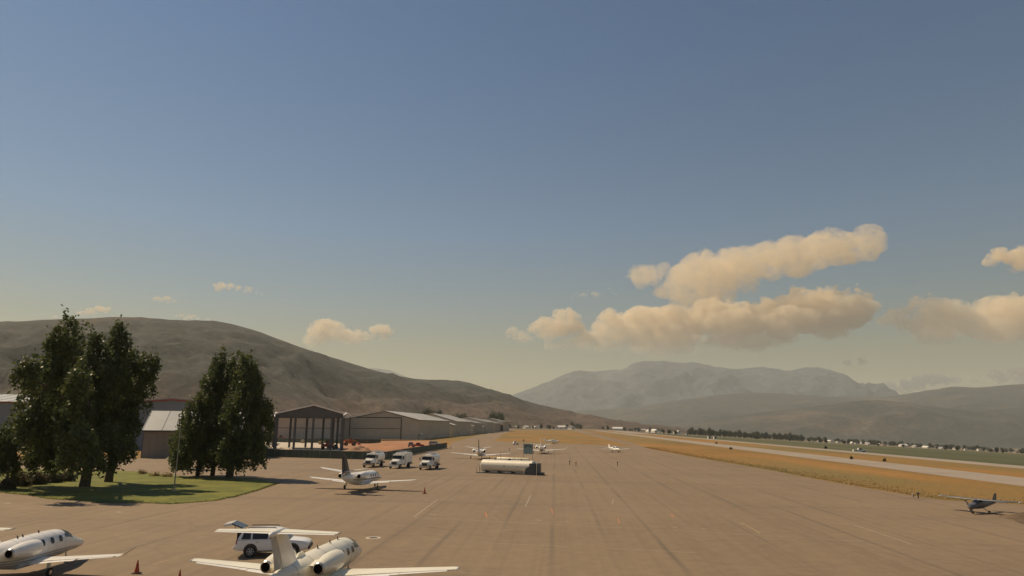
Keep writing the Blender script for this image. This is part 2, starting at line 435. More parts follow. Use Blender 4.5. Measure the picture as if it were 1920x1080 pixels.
def fbm(x, y, z=0.0, oct=5):
    a, s, f = 0.0, 1.0, 1.0
    for _ in range(oct):
        a += s * mnoise.noise(Vector((x * f, y * f, z + f))); s *= 0.5; f *= 2.03
    return a
def ridged(x, y, z=0.0, oct=5):
    a, s, f = 0.0, 1.0, 1.0
    for _ in range(oct):
        a += s * (1 - 2 * abs(mnoise.noise(Vector((x * f, y * f, z + f))))); s *= 0.5; f *= 2.1
    return a
def range_hill(name, ridge, width, mat, cell, label, blend=0.035, soft=0.5, back=0.6, rough=0.14, nscale=None, base=-125.0, seed=0.0, ext=1.0, prof=1.25, jag=0.0):
    """hill range: ridge = [(px, py, Y)], slopes fall off either side of it"""
    pts = [P(*r) for r in ridge]
    X = np.array([p.x for p in pts]); Yv = np.array([p.y for p in pts]); Z = np.array([p.z for p in pts])
    # densify the ridge
    tt = np.linspace(0, len(pts) - 1, (len(pts) - 1) * 10 + 1); ii = np.arange(len(pts))
    rx, ry, rz = np.interp(tt, ii, X), np.interp(tt, ii, Yv), np.interp(tt, ii, Z)
    ker = np.hanning(9); ker /= ker.sum()
    rz = np.convolve(np.pad(rz, 4, mode='edge'), ker, 'valid') * soft + rz * (1 - soft)
    nscale = nscale or 1.6 / width
    x0, x1 = rx.min() - width * ext, rx.max() + width * ext
    y0, y1 = ry.min() - width, ry.max() + width * back
    nx, ny = int((x1 - x0) / cell) + 1, int((y1 - y0) / cell) + 1
    gx, gy = np.linspace(x0, x1, nx), np.linspace(y0, y1, ny)
    vs = []
    for yy in gy:
        for xx in gx:
            dd = (rx - xx) ** 2 + (ry - yy) ** 2
            w = np.exp(-np.sqrt(dd) / (width * blend) + np.sqrt(dd.min()) / (width * blend))
            zr = float((rz * w).sum() / w.sum()); d = math.sqrt(dd.min())
            wloc = width * (0.75 + 0.5 * (fbm(xx * nscale * 0.8, yy * nscale * 0.8, seed + 9, 3) * 0.5 + 0.5))
            s = max(0.0, 1 - d / wloc)
            e = s ** prof
            h = base + (zr - base) * e
            amp = (zr - base) * rough * min(1, (1 - e) / 0.4) * min(1.0, e * 3)
            h += amp * 0.32 * (ridged(xx * nscale * 8, yy * nscale * 8, seed + 5, 3) - 0.4)
            h += amp * (ridged(xx * nscale * 2.2, yy * nscale * 2.2, seed) - 0.55)
            if jag: h += min(1, (1 - e) / 0.2 + .35) * jag * fbm(xx * nscale * 9, yy * nscale * 9, seed + 3, 4) * min(1, e * 2)
            vs.append((xx, yy, h))
    fs = [(j * nx + i, j * nx + i + 1, (j + 1) * nx + i + 1, (j + 1) * nx + i) for j in range(ny - 1) for i in range(nx - 1)
          if max(vs[j * nx + i][2], vs[j * nx + i + 1][2], vs[(j + 1) * nx + i + 1][2], vs[(j + 1) * nx + i][2]) > base + 1]
    o = MB().add(vs, fs).build(name, mat, smooth=False)
    for p in o.data.polygons: p.use_smooth = True
    if o.data.polygons[0].normal.z < 0: o.data.flip_normals()
    structure(o); o['label'] = label
    return o
range_hill('hill', [(-420, 640, 1900), (-200, 612, 2000), (0, 602, 2100), (120, 597, 2150), (260, 592, 2200), (330, 600, 2250), (400, 598, 2300), (470, 615, 2400),
    (560, 650, 2500), (640, 675, 2600), (700, 694, 2700), (780, 712, 2800), (860, 710, 2850), (900, 722, 2900), (940, 741, 2950), (1000, 764, 3000), (1050, 783, 3100), (1085, 800, 3200)],
    1150, 'sage_hill', 24, 'long brown sage hill rising behind the hangars on the left', rough=0.13, seed=2.0, base=-60)
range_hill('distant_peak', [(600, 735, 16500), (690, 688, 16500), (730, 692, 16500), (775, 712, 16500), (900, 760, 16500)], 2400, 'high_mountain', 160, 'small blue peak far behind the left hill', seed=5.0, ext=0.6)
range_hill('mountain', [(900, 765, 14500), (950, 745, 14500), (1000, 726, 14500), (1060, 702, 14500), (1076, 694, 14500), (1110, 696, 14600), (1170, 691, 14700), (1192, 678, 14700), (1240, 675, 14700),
    (1262, 679, 14700), (1310, 679, 14700), (1330, 686, 14700), (1380, 691, 14700), (1430, 687, 14600), (1480, 695, 14500), (1510, 688, 14500), (1535, 688, 14500), (1562, 697, 14500), (1600, 720, 14500),
    (1640, 736, 14500), (1690, 745, 14500), (1780, 765, 14500)], 3600, 'high_mountain', 55, 'high hazy blue mountain massif at the end of the valley', blend=0.008, soft=0.1, rough=0.13, seed=8.0, ext=0.8, prof=1.1, jag=45)
range_hill('foothill', [(1000, 772, 9500), (1120, 768, 9300), (1200, 762, 9200), (1280, 748, 9000), (1340, 740, 9000), (1400, 734, 9000), (1470, 737, 9000), (1560, 743, 9000), (1660, 744, 8800), (1740, 732, 8500),
    (1790, 722, 8400), (1830, 728, 8400), (1880, 721, 8400), (1960, 716, 8400), (2200, 700, 8000)], 2600, 'foothill', 90, 'grey green foothills below the high mountain', rough=0.12, seed=12.0, ext=0.7)
range_hill('foothill', [(1230, 806, 6000), (1330, 786, 6000), (1400, 775, 6000), (1520, 762, 6000), (1600, 751, 6000), (1650, 748, 6000), (1730, 760, 6000), (1830, 768, 6000), (1920, 762, 6000), (2100, 750, 5800)],
    1700, 'foothill', 60, 'nearer dark foothill on the right of the valley', rough=0.13, seed=17.0, ext=0.7)

# ------------------------------------------------------------------ apron, taxiway, runway, lawn, lot
A = [(-260, 1000), (-260, 858), (0, 861), (500, 857), (680, 861), (722, 861), (838, 839), (850, 829), (900, 815.5), (936, 808), (958, 805), (967, 806), (948, 812), (926, 826),
     (960, 829.5), (1060, 832.5), (1150, 835), (1186, 836.5), (1150, 827.5), (1110, 817), (1062, 804.2), (1078, 804.4), (1130, 817), (1190, 832), (1215, 841), (1300, 857.5), (1440, 881.5), (1520, 897), (1600, 911.5), (1720, 931.5),
     (1770, 938), (1860, 943), (2000, 952)]
apron_pts = [G(x, y) for x, y in A] + [Vector((140, 30, 0)), Vector((140, -60, 0)), Vector((-160, -60, 0)), Vector((-160, 30, 0))]
apron = sheet('apron', apron_pts, 0.02, 'apron')
def band(name, L0, L1, D0, D1, mat, z=0.02):
    o = sheet(name, [rw(D0, L0), rw(D0, L1), rw(D1, L1), rw(D1, L0)], z, mat); return o
_, TL0 = to_rw(G(1920, 912)); _, TL1 = to_rw(G(1920, 896)); _, RL0 = to_rw(G(1920, 874)); _, RL1 = to_rw(G(1920, 868.5))
band('taxiway', TL0, TL1, -200, 1500, 'strip')
band('runway', RL0, min(RL1, HINGE - 0.5), -200, 1750, 'strip', 0.02)
connector = sheet('taxiway_connector', [G(1135, 806.5), G(1180, 812.5), G(1235, 815), G(1180, 809)], 0.024, 'strip')
lawn = sheet('lawn', [G(x, y) for x, y in [(-200, 926), (-60, 926), (0, 924), (60, 930), (90, 936), (150, 940), (200, 944), (260, 943), (320, 946), (400, 940), (440, 932), (470, 924), (500, 914), (520, 906), (480, 898), (345, 893), (250, 884), (100, 880), (-200, 876)]], 0.05, 'lawn')
lot = sheet('construction_lot', [G(x, y) for x, y in [(300, 852), (500, 855), (680, 859.5), (721, 859.5), (835, 837.5), (806, 826.5), (640, 827), (480, 822), (300, 826)]], 0.024, 'soil')
slab = MB()
structure(sheet('concrete_slab', [G(x, y) for x, y in [(496, 847), (648, 849), (632, 828.5), (486, 826.5)]], 0.09, 'concrete'))
hardstand = sheet('soil_corner', [G(1898, 968), G(1906, 962), G(1960, 960), G(2000, 985), (G(1940, 988)), G(1912, 982), G(1900, 975)], 0.04, 'bare_earth')

# painted lines and marks on the apron (paint is part of the apron)
def paint(px0, py0, px1, py1, w, mat='line_white', gaps=0.0):
    a, b = G(px0, py0), G(px1, py1); d = (b - a); Ln = d.length; d.normalize(); n = Vector((-d.y, d.x, 0)) * w / 2
    m = MB(); s = 0.0; rnd = random.Random(int(px0 * 7 + py0))
    while s < Ln:
        e = min(Ln, s + (rnd.uniform(2, 9) if gaps else Ln))
        p, q = a + d * s, a + d * e; z = 0.026
        m.add([(p.x - n.x, p.y - n.y, z), (q.x - n.x, q.y - n.y, z), (q.x + n.x, q.y + n.y, z), (p.x + n.x, p.y + n.y, z)], [(0, 1, 2, 3)])
        s = e + (rnd.uniform(0.2, gaps) if gaps else 1)
    o = m.build('painted_line', mat, apron)
    for p in o.data.polygons:
        if p.normal.z < 0: o.data.flip_normals(); break
for a in [(776, 970.5, 1080, 986, 0.09, 'line_white', 1.0), (1080, 986, 1310, 997, 0.08, 'line_white', 3.0), (1310, 997, 1720, 1022, 0.07, 'line_white', 6.0), (776, 970, 820, 937, 0.10),
          (640, 1004, 860, 1014, 0.06, 'line_white', 4.0), (900, 1018, 1330, 1038, 0.07, 'line_white', 4.0), (690, 1060, 960, 1082, 0.06, 'line_white', 2.0),
          (820, 937, 1050, 943, 0.09, 'line_white', 5.0), (995, 929, 985, 950, 0.10), (1600, 984, 1708, 1020, 0.10), (1390, 980, 1425, 1000, 0.12, 'line_yellow'),
          (910, 961, 913, 970, 0.14, 'line_orange'), (1034, 953, 1036, 963, 0.12, 'line_orange'), (1158, 972, 1162, 982, 0.1, 'line_orange'), (1258, 964, 1263, 970, 0.14, 'line_orange'),
          (285, 1060, 345, 1042, 0.10, 'line_yellow'), (345, 1042, 440, 1018, 0.08, 'line_yellow', 2.0), (1330, 966, 1480, 971, 0.12, 'line_yellow', 4.0),
          (806, 964.5, 818, 965.5, 0.25), (1004, 975.5, 1015, 976, 0.25), (1058, 978.5, 1068, 979, 0.25), (944, 947.5, 952, 947.8, 0.22), (1260, 989, 1270, 989.5, 0.22), (1388, 983, 1398, 983.6, 0.25), (1315, 992, 1324, 992.5, 0.25),
          (10, 943.5, 20, 944, 0.5), (86, 949.5, 98, 950, 0.5), (218, 960.5, 228, 961, 0.4), (1040, 986, 1050, 986.5, 0.12, 'line_orange'), (1150, 936, 1148, 946, 0.08, 'line_white'), (840, 837.5, 905, 843, 0.35, 'line_white', 2.0)]:
    paint(*a)
# drain cover with its concrete collar
dc = G(700, 1009)
dr = thing('drain_cover', 'round drain cover in pale concrete ring on the apron', 'drain cover', (dc.x, dc.y, 0))
MB().lathe([(0.021, 0.62), (0.034, 0.62), (0.034, 0.36), (0.021, 0.36)], 24, 'Z', caps=False).build('collar', 'concrete', dr)
MB().lathe([(0.02, 0.34), (0.03, 0.34)], 24, 'Z').build('lid', 'dark_trim', dr)

# ------------------------------------------------------------------ aircraft
def section_interp(secs):
    ys = [s[0] for s in secs]; arr = np.array(secs, float)
    def f(y):
        i = int(np.clip(np.searchsorted(ys, y) - 1, 0, len(ys) - 2))
        t = (y - ys[i]) / (ys[i + 1] - ys[i]); t = min(max(t, 0), 1)
        def cr(k):
            p = [arr[max(i - 1, 0)][k], arr[i][k], arr[i + 1][k], arr[min(i + 2, len(ys) - 1)][k]]
            return 0.5 * (2 * p[1] + (p[2] - p[0]) * t + (2 * p[0] - 5 * p[1] + 4 * p[2] - p[3]) * t * t + (-p[0] + 3 * p[1] - 3 * p[2] + p[3]) * t ** 3)
        return cr(1), max(cr(2), 0.01), max(cr(3), 0.01)
    return f
class Fuselage:
    def __init__(s, secs, n=24):
        s.secs, s.f, s.n = secs, section_interp(secs), n
    def pt(s, y, a, off=0.0):     # a: 0 = right, 90 = top
        zc, rx, rz = s.f(y)
        return ((rx + off) * math.cos(a), y, zc + (rz + off) * math.sin(a))
    def body(s, parent, mat, name='fuselage'):
        y0, y1 = s.secs[0][0], s.secs[-1][0]; K = 44
        rings = [[s.pt(y0 + (y1 - y0) * (0.5 - 0.5 * math.cos(math.pi * k / K)), 2 * math.pi * j / s.n) for j in range(s.n)] for k in range(K + 1)]
        return MB().loft(rings).build(name, mat, parent, smooth=True)
    def patch(s, name, mat, parent, y0, y1, a0, a1, off=0.012, ny=5, na=5, skew=0.0):
        vs, fs = [], []
        for i in range(ny + 1):
            for j in range(na + 1):
                a = R(a0 + (a1 - a0) * j / na); y = y0 + (y1 - y0) * i / ny + skew * j / na
                vs.append(s.pt(y, a, off))
        for i in range(ny):
            for j in range(na):
                q = i * (na + 1) + j; fs.append((q, q + 1, q + na + 2, q + na + 1))
        return MB().add(vs, fs).build(name, mat, parent, smooth=True)
    def oval(s, name, mat, parent, yc, ac, ry, ra, off=0.015):
        c = s.pt(yc, R(ac), off); vs = [c]
        for k in range(14):
            t = 2 * math.pi * k / 14; e = 0.72
            u, w = math.copysign(abs(math.cos(t)) ** e, math.cos(t)), math.copysign(abs(math.sin(t)) ** e, math.sin(t))
            vs.append(s.pt(yc + ry * u, R(ac + ra * w), off))
        return MB().add(vs, [(0, k + 1, (k + 1) % 14 + 1) for k in range(14)]).build(name, mat, parent)
AIR = [(0.0, 0.0), (0.012, 0.022), (0.05, 0.042), (0.13, 0.060), (0.28, 0.070), (0.45, 0.064), (0.62, 0.048), (0.76, 0.031)]
def airfoil_ring(c0, c1, le, chord, up, thick):
    """closed section between chord fractions c0..c1; le: leading edge point, chord runs -Y"""
    prof = [(x, t) for x, t in AIR if c0 <= x <= c1]
    def th(x): return float(np.interp(x, [a for a, _ in AIR] + [1.0], [b for _, b in AIR] + [0.003]))
    xs = sorted(set([c0] + [x for x, _ in prof] + [c1]))
    top = [Vector(le) + Vector((0, -x * chord, 0)) + up * th(x) * chord * thick for x in xs]
    bot = [Vector(le) + Vector((0, -x * chord, 0)) - up * th(x) * chord * thick * 0.8 for x in xs]
    return top + bot[::-1]
def surface(parent, name, mat, side, stations, c0=0.0, c1=1.0, thick=1.0, vertical=False):
    """stations: (span, y_leading_edge, height, chord)"""
    rings = []
    for sp, y, h, ch in stations:
        if vertical: le, up = (0, y, h), Vector((1, 0, 0))
        else: le, up = (side * sp, y, h), Vector((0, 0, 1))
        rings.append(airfoil_ring(c0, c1, le, ch, up, thick))
    return MB().loft(rings).build(name, mat, parent, smooth=True)
def st_at(stations, t):
    k = [s[0] for s in stations]
    return tuple([t] + [float(np.interp(t, k, [s[i] for s in stations])) for i in (1, 2, 3)])
def wing_set(root, name, mat, stations, flaps, cmat, hinge=0.76, droop=0.04, thick=1.0, sides=(-1, 1), trim='bare_metal'):
    for sd in sides:
        w = surface(root, name, mat, sd, stations, 0.0, hinge, thick)
        # polished leading edge
        le = [(a, y + 0.012, h, c * 0.055) for a, y, h, c in stations]
        for nm, t0, t1, dz in flaps:
            rings = []
            for t in (t0, (t0 + t1) / 2, t1):
                sp, y, h, ch = st_at(stations, t)
                rg = airfoil_ring(0.0, 1.0, (sd * sp, y - (hinge + 0.012) * ch, h + 0.008 * ch), ch * (0.99 - hinge), Vector((0, 0, 1)), 0.45)
                y0 = y - hinge * ch
                rings.append([Vector((p.x, p.y, p.z + (p.y - y0) * dz)) for p in rg])
            MB().loft(rings).build(nm, cmat, w, smooth=True)
def wheel(root, c, r, w, name='wheel'):
    o = MB().lathe([(-w / 2, r * 0.55), (-w / 2, r * 0.9), (-w * 0.3, r), (w * 0.3, r), (w / 2, r * 0.9), (w / 2, r * 0.55)], 18, 'X', c).build(name, 'rubber', root, smooth=True)
    MB().lathe([(-w * 0.52, 0.02), (-w * 0.52, r * 0.5), (w * 0.52, r * 0.5), (w * 0.52, 0.02)], 14, 'X', c).build('hub', 'bare_metal', o)
    return o
def nacelle(root, x, y0, z, r, length, mat, fus_x, lip='bare_metal'):
    """engine pod: y0 = exhaust end, runs forward"""
    pr = [(0, 0.60), (0.06, 0.66), (0.25, 0.84), (0.5, 1.0), (0.75, 1.02), (0.92, 0.96), (0.985, 0.86)]
    n = MB().lathe([(y0 + a * length, b * r) for a, b in pr], 22, 'Y', (x, 0, z), caps=False).build('engine_nacelle', mat, root, smooth=True)
    MB().lathe([(y0 + 0.985 * length, 0.86 * r), (y0 + length, 0.80 * r), (y0 + 0.985 * length, 0.72 * r), (y0 + 0.9 * length, 0.70 * r)], 22, 'Y', (x, 0, z), caps=False).build('intake_lip', lip, n, smooth=True)
    MB().lathe([(y0 + 0.9 * length, 0.0001), (y0 + 0.9 * length, 0.71 * r)], 22, 'Y', (x, 0, z), caps=False).build('fan', 'dark_trim', n)
    MB().lathe([(y0 - 0.03 * length, 0.46 * r), (y0 + 0.10 * length, 0.42 * r), (y0 + 0.10 * length, 0.001)], 20, 'Y', (x, 0, z), caps=False).build('exhaust', 'black_hole', n)
    MB().lathe([(y0 + 0.002 * length, 0.60 * r), (y0 - 0.03 * length, 0.50 * r), (y0 - 0.03 * length, 0.46 * r)], 20, 'Y', (x, 0, z), caps=False).build('exhaust_ring', 'bare_metal', n, smooth=True)
    sd = 1 if x > 0 else -1
    xi, xo = fus_x * sd, x - sd * r * 0.8
    rings = []
    for xx in (xi, xo):
        rings.append([Vector((xx, y0 + 0.22 * length, z)), Vector((xx, y0 + 0.5 * length, z + 0.14)), Vector((xx, y0 + 0.85 * length, z + 0.02)), Vector((xx, y0 + 0.5 * length, z - 0.10))])
    MB().loft(rings).build('pylon', mat, n)
    return n
def text_mesh(s, size, mat, parent, mtx, name='registration'):
    cu = bpy.data.curves.new(name, 'FONT'); cu.body = s; cu.size = size; cu.extrude = 0.004
    t = bpy.data.objects.new(name, cu); COL.objects.link(t)
    dg = bpy.context.evaluated_depsgraph_get(); me = bpy.data.meshes.new_from_object(t.evaluated_get(dg))
    COL.objects.unlink(t); bpy.data.objects.remove(t)
    o = bpy.data.objects.new(name, me); COL.objects.link(o); me.materials.clear(); me.materials.append(MATS[mat])
    o.parent = parent; o.matrix_local = mtx; return o
def gear(root, nose_y, main_x, main_y, hub_z=0.28, top=1.0, rn=0.22, rm=0.29):
    MB().tube([(0, nose_y, hub_z * 0.8), (0, nose_y - 0.08, top)], 0.05).build('nose_gear_leg', 'bare_metal', root)
    wheel(root, (0, nose_y, rn), rn, 0.13, 'nose_wheel')
    for sd in (-1, 1):
        MB().tube([(sd * main_x, main_y, hub_z), (sd * main_x, main_y + 0.12, top)], 0.06).build('main_gear_leg', 'bare_metal', root)
        wheel(root, (sd * (main_x + 0.1), main_y, rm), rm, 0.18, 'main_wheel')
        MB().box((sd * (main_x - 0.06), main_y + 0.1, hub_z + 0.45), (0.03, 0.42, 0.5)).build('gear_door', 'aircraft_white', root)

def ttail_jet(label, loc, rz, scale=1.0):
    r = thing('business_jet', label, 'airplane', loc, rz); r.scale = (scale,) * 3
    fu = Fuselage([(-6.6, 1.95, 0.05, 0.06), (-6.0, 1.88, 0.24, 0.28), (-4.8, 1.74, 0.52, 0.54), (-3.2, 1.62, 0.76, 0.77), (-1.5, 1.56, 0.82, 0.84), (1.5, 1.54, 0.82, 0.84), (3.0, 1.53, 0.80, 0.82), (3.9, 1.46, 0.74, 0.70),
                   (4.7, 1.32, 0.60, 0.50), (5.4, 1.20, 0.42, 0.34), (5.9, 1.13, 0.22, 0.19), (6.15, 1.10, 0.03, 0.03)])
    b = fu.body(r, 'aircraft_cream')
    MB().box((0, 0.1, 0.86), (1.5, 3.6, 0.34), taper=(0.85, 0.8)).build('belly_fairing', 'aircraft_cream', b, bevel=0.1)
    ws = [(0.45, 1.35, 0.86, 2.55), (2.2, 0.95, 1.02, 1.95), (7.2, 0.35, 1.42, 0.98), (7.35, 0.28, 1.43, 0.72)]
    wing_set(r, 'wing', 'aircraft_cream', ws, [('flap', 0.9, 3.9, 0.10), ('aileron', 4.4, 6.9, 0.0), ('flap_end', 3.93, 4.37, 0.02)], 'aircraft_white')
    for sd in (-1, 1):
        nacelle(r, sd * 1.32, -4.1, 2.02, 0.50, 2.7, 'aircraft_cream', 0.6)
        MB().box((sd * 7.38, -0.1, 1.44), (0.10, 0.62, 0.09)).build('wing_tip_cap', 'aircraft_white', r, bevel=0.03)
        MB().lathe([(0.0, 0.02), (0.05, 0.045), (0.12, 0.02)], 8, 'Y', (sd * 7.42, 0.1, 1.43)).build('navigation_light', 'red_lamp' if sd < 0 else 'panel_teal', r)
    # fin with separate rudder
    fin = [(0, -3.6, 2.25, 2.5), (0.6, -4.3, 3.0, 2.05), (1.9, -5.15, 3.88, 1.65)]
    f = surface(r, 'fin', 'aircraft_white', 1, fin, 0, 0.70, 0.85, True)
    surface(r, 'rudder', 'aircraft_grey', 1, [(a, y - 0.71 * c, h, c * 0.29) for a, y, h, c in fin], 0, 1, 0.8, True)
    MB().tube([(0, -4.9, 3.91), (0, -5.6, 3.95), (0, -6.7, 3.93), (0, -6.95, 3.92)], [0.05, 0.15, 0.13, 0.03], 12).build('tail_bullet', 'aircraft_white', f, smooth=True)
    wing_set(r, 'tailplane', 'aircraft_cream', [(0.06, -5.25, 3.93, 1.25), (2.9, -5.75, 3.95, 0.75)], [('elevator', 0.15, 2.85, 0.0)], 'aircraft_white', 0.7)
    MB().box((0, -3.2, 2.45), (0.09, 1.4, 0.28), taper=(0.7, 0.35)).build('dorsal_fin', 'aircraft_cream', f)
    for sd in (0, 1):
        for y in (2.55, 1.75, 0.95, 0.15, -0.65):
            fu.oval('cabin_window', 'window_glass', b, y, 18 if sd == 0 else 162, 0.19, 13)
    fu.patch('windshield', 'window_glass', b, 3.35, 4.15, 48, 88); fu.patch('windshield', 'window_glass', b, 3.35, 4.15, 92, 132)
    fu.patch('side_window', 'window_glass', b, 3.0, 3.75, 20, 43); fu.patch('side_window', 'window_glass', b, 3.0, 3.75, 137, 160)
    for y in (-4.6, -2.9, -1.1, 0.55, 2.2, 3.2, 4.75): fu.patch('panel_seam', 'stripe_grey', b, y, y + .022, 0, 360, .004, 1, 28)
    fu.patch('anti_glare_panel', 'dark_trim', b, 4.25, 5.4, 70, 110, 0.008)
    fu.patch('door', 'aircraft_white', b, 2.35, 3.05, 125, 208, 0.01)
    for y, a in ((0.9, 90), (-0.9, 90), (2.1, 90)):
        p = fu.pt(y, R(a)); MB().hexa([(-.012, y - .09, p[2] - .02), (.012, y - .09, p[2] - .02), (.012, y + .09, p[2] - .02), (-.012, y + .09, p[2] - .02), (-.008, y - .12, p[2] + .17), (.008, y - .12, p[2] + .17), (.008, y - .05, p[2] + .17), (-.008, y - .05, p[2] + .17)]).build('antenna', 'dark_trim', r)
    gear(r, 4.2, 1.95, -0.35, top=1.0)
    return r
def low_tail_jet(label, loc, rz, fin_mat='fin_dark', body='aircraft_white', winglet=False, engine_mat=None, group=None, detail=True, scale=1.0):
    """light jet: tailplane low on the fin, engines beside the rear fuselage"""
    r = thing('business_jet', label, 'airplane', loc, rz, group)
    r.scale = (scale,) * 3
    fu = Fuselage([(-7.0, 2.05, 0.06, 0.08), (-6.3, 1.98, 0.28, 0.32), (-5.0, 1.82, 0.54, 0.58), (-3.4, 1.68, 0.74, 0.78), (-1.5, 1.58, 0.82, 0.86), (1.8, 1.56, 0.82, 0.86), (3.4, 1.55, 0.80, 0.84), (4.3, 1.48, 0.73, 0.72),
                   (5.1, 1.34, 0.58, 0.50), (5.9, 1.22, 0.42, 0.35), (6.6, 1.14, 0.24, 0.20), (6.95, 1.10, 0.03, 0.03)])
    b = fu.body(r, body)
    MB().box((0, 0.0, 0.88), (1.55, 3.8, 0.36), taper=(0.85, 0.8)).build('belly_fairing', body, b, bevel=0.1)
    ws = [(0.45, 1.2, 0.88, 2.5), (2.4, 0.85, 1.02, 1.9), (7.7, 0.30, 1.44, 0.95), (7.9, 0.20, 1.46, 0.7)]
    wing_set(r, 'wing', body, ws, [('flap', 0.9, 4.2, 0.12), ('aileron', 4.5, 7.5, 0.0)], 'aircraft_white')
    for sd in (-1, 1):
        nacelle(r, sd * 1.34, -4.5, 2.10, 0.52, 2.7, engine_mat or body, 0.6)
        if winglet:
            rings = [airfoil_ring(0, 1, (sd * x, y, z), c, Vector((-sd * 0.5, 0, 0.86)), 0.9) for x, y, z, c in ((7.85, 0.2, 1.46, 0.8), (8.15, 0.0, 1.60, 0.65), (8.6, -0.6, 2.35, 0.38))]
            MB().loft(rings).build('winglet', 'aircraft_white', r, smooth=True)
        else:
            MB().box((sd * 7.92, -0.2, 1.47), (0.12, 0.7, 0.10)).build('wing_tip_cap', 'aircraft_white', r, bevel=0.03)
    fin = [(0, -4.1, 2.2, 2.75), (0.7, -4.7, 2.85, 2.3), (2.4, -6.05, 5.0, 1.25)]
    f = surface(r, 'fin', fin_mat, 1, fin, 0, 0.70, 0.85, True)
    surface(r, 'rudder', fin_mat, 1, [(a, y - 0.71 * c, h, c * 0.29) for a, y, h, c in fin], 0, 1, 0.8, True)
    wing_set(r, 'tailplane', 'aircraft_white', [(0.05, -5.35, 2.75, 1.55), (3.3, -6.0, 3.22, 0.9)], [('elevator', 0.15, 2.9, 0.0)], 'aircraft_white', 0.7)
    MB().tube([(0, -6.2, 2.5), (0, -7.05, 2.35)], [0.16, 0.03], 10).build('tail_cone', body, r, smooth=True)
    for sd in (0, 1):
        for y in (2.7, 1.85, 1.0, 0.15, -0.7):
            fu.oval('cabin_window', 'window_glass', b, y, 18 if sd == 0 else 162, 0.2, 13)
    fu.patch('windshield', 'window_glass', b, 3.75, 4.6, 48, 88); fu.patch('windshield', 'window_glass', b, 3.75, 4.6, 92, 132)
    fu.patch('side_window', 'window_glass', b, 3.4, 4.2, 20, 43); fu.patch('side_window', 'window_glass', b, 3.4, 4.2, 137, 160)
    fu.patch('door', 'aircraft_white', b, 2.7, 3.4, 125, 208, 0.01)
    fu.patch('side_stripe', 'stripe_grey', b, -4.5, 5.2, -16, -6, 0.006, 16, 2); fu.patch('side_stripe', 'stripe_grey', b, -4.5, 5.2, 186, 196, 0.006, 16, 2)
    gear(r, 4.6, 2.35, -0.35, top=1.0)
    return r
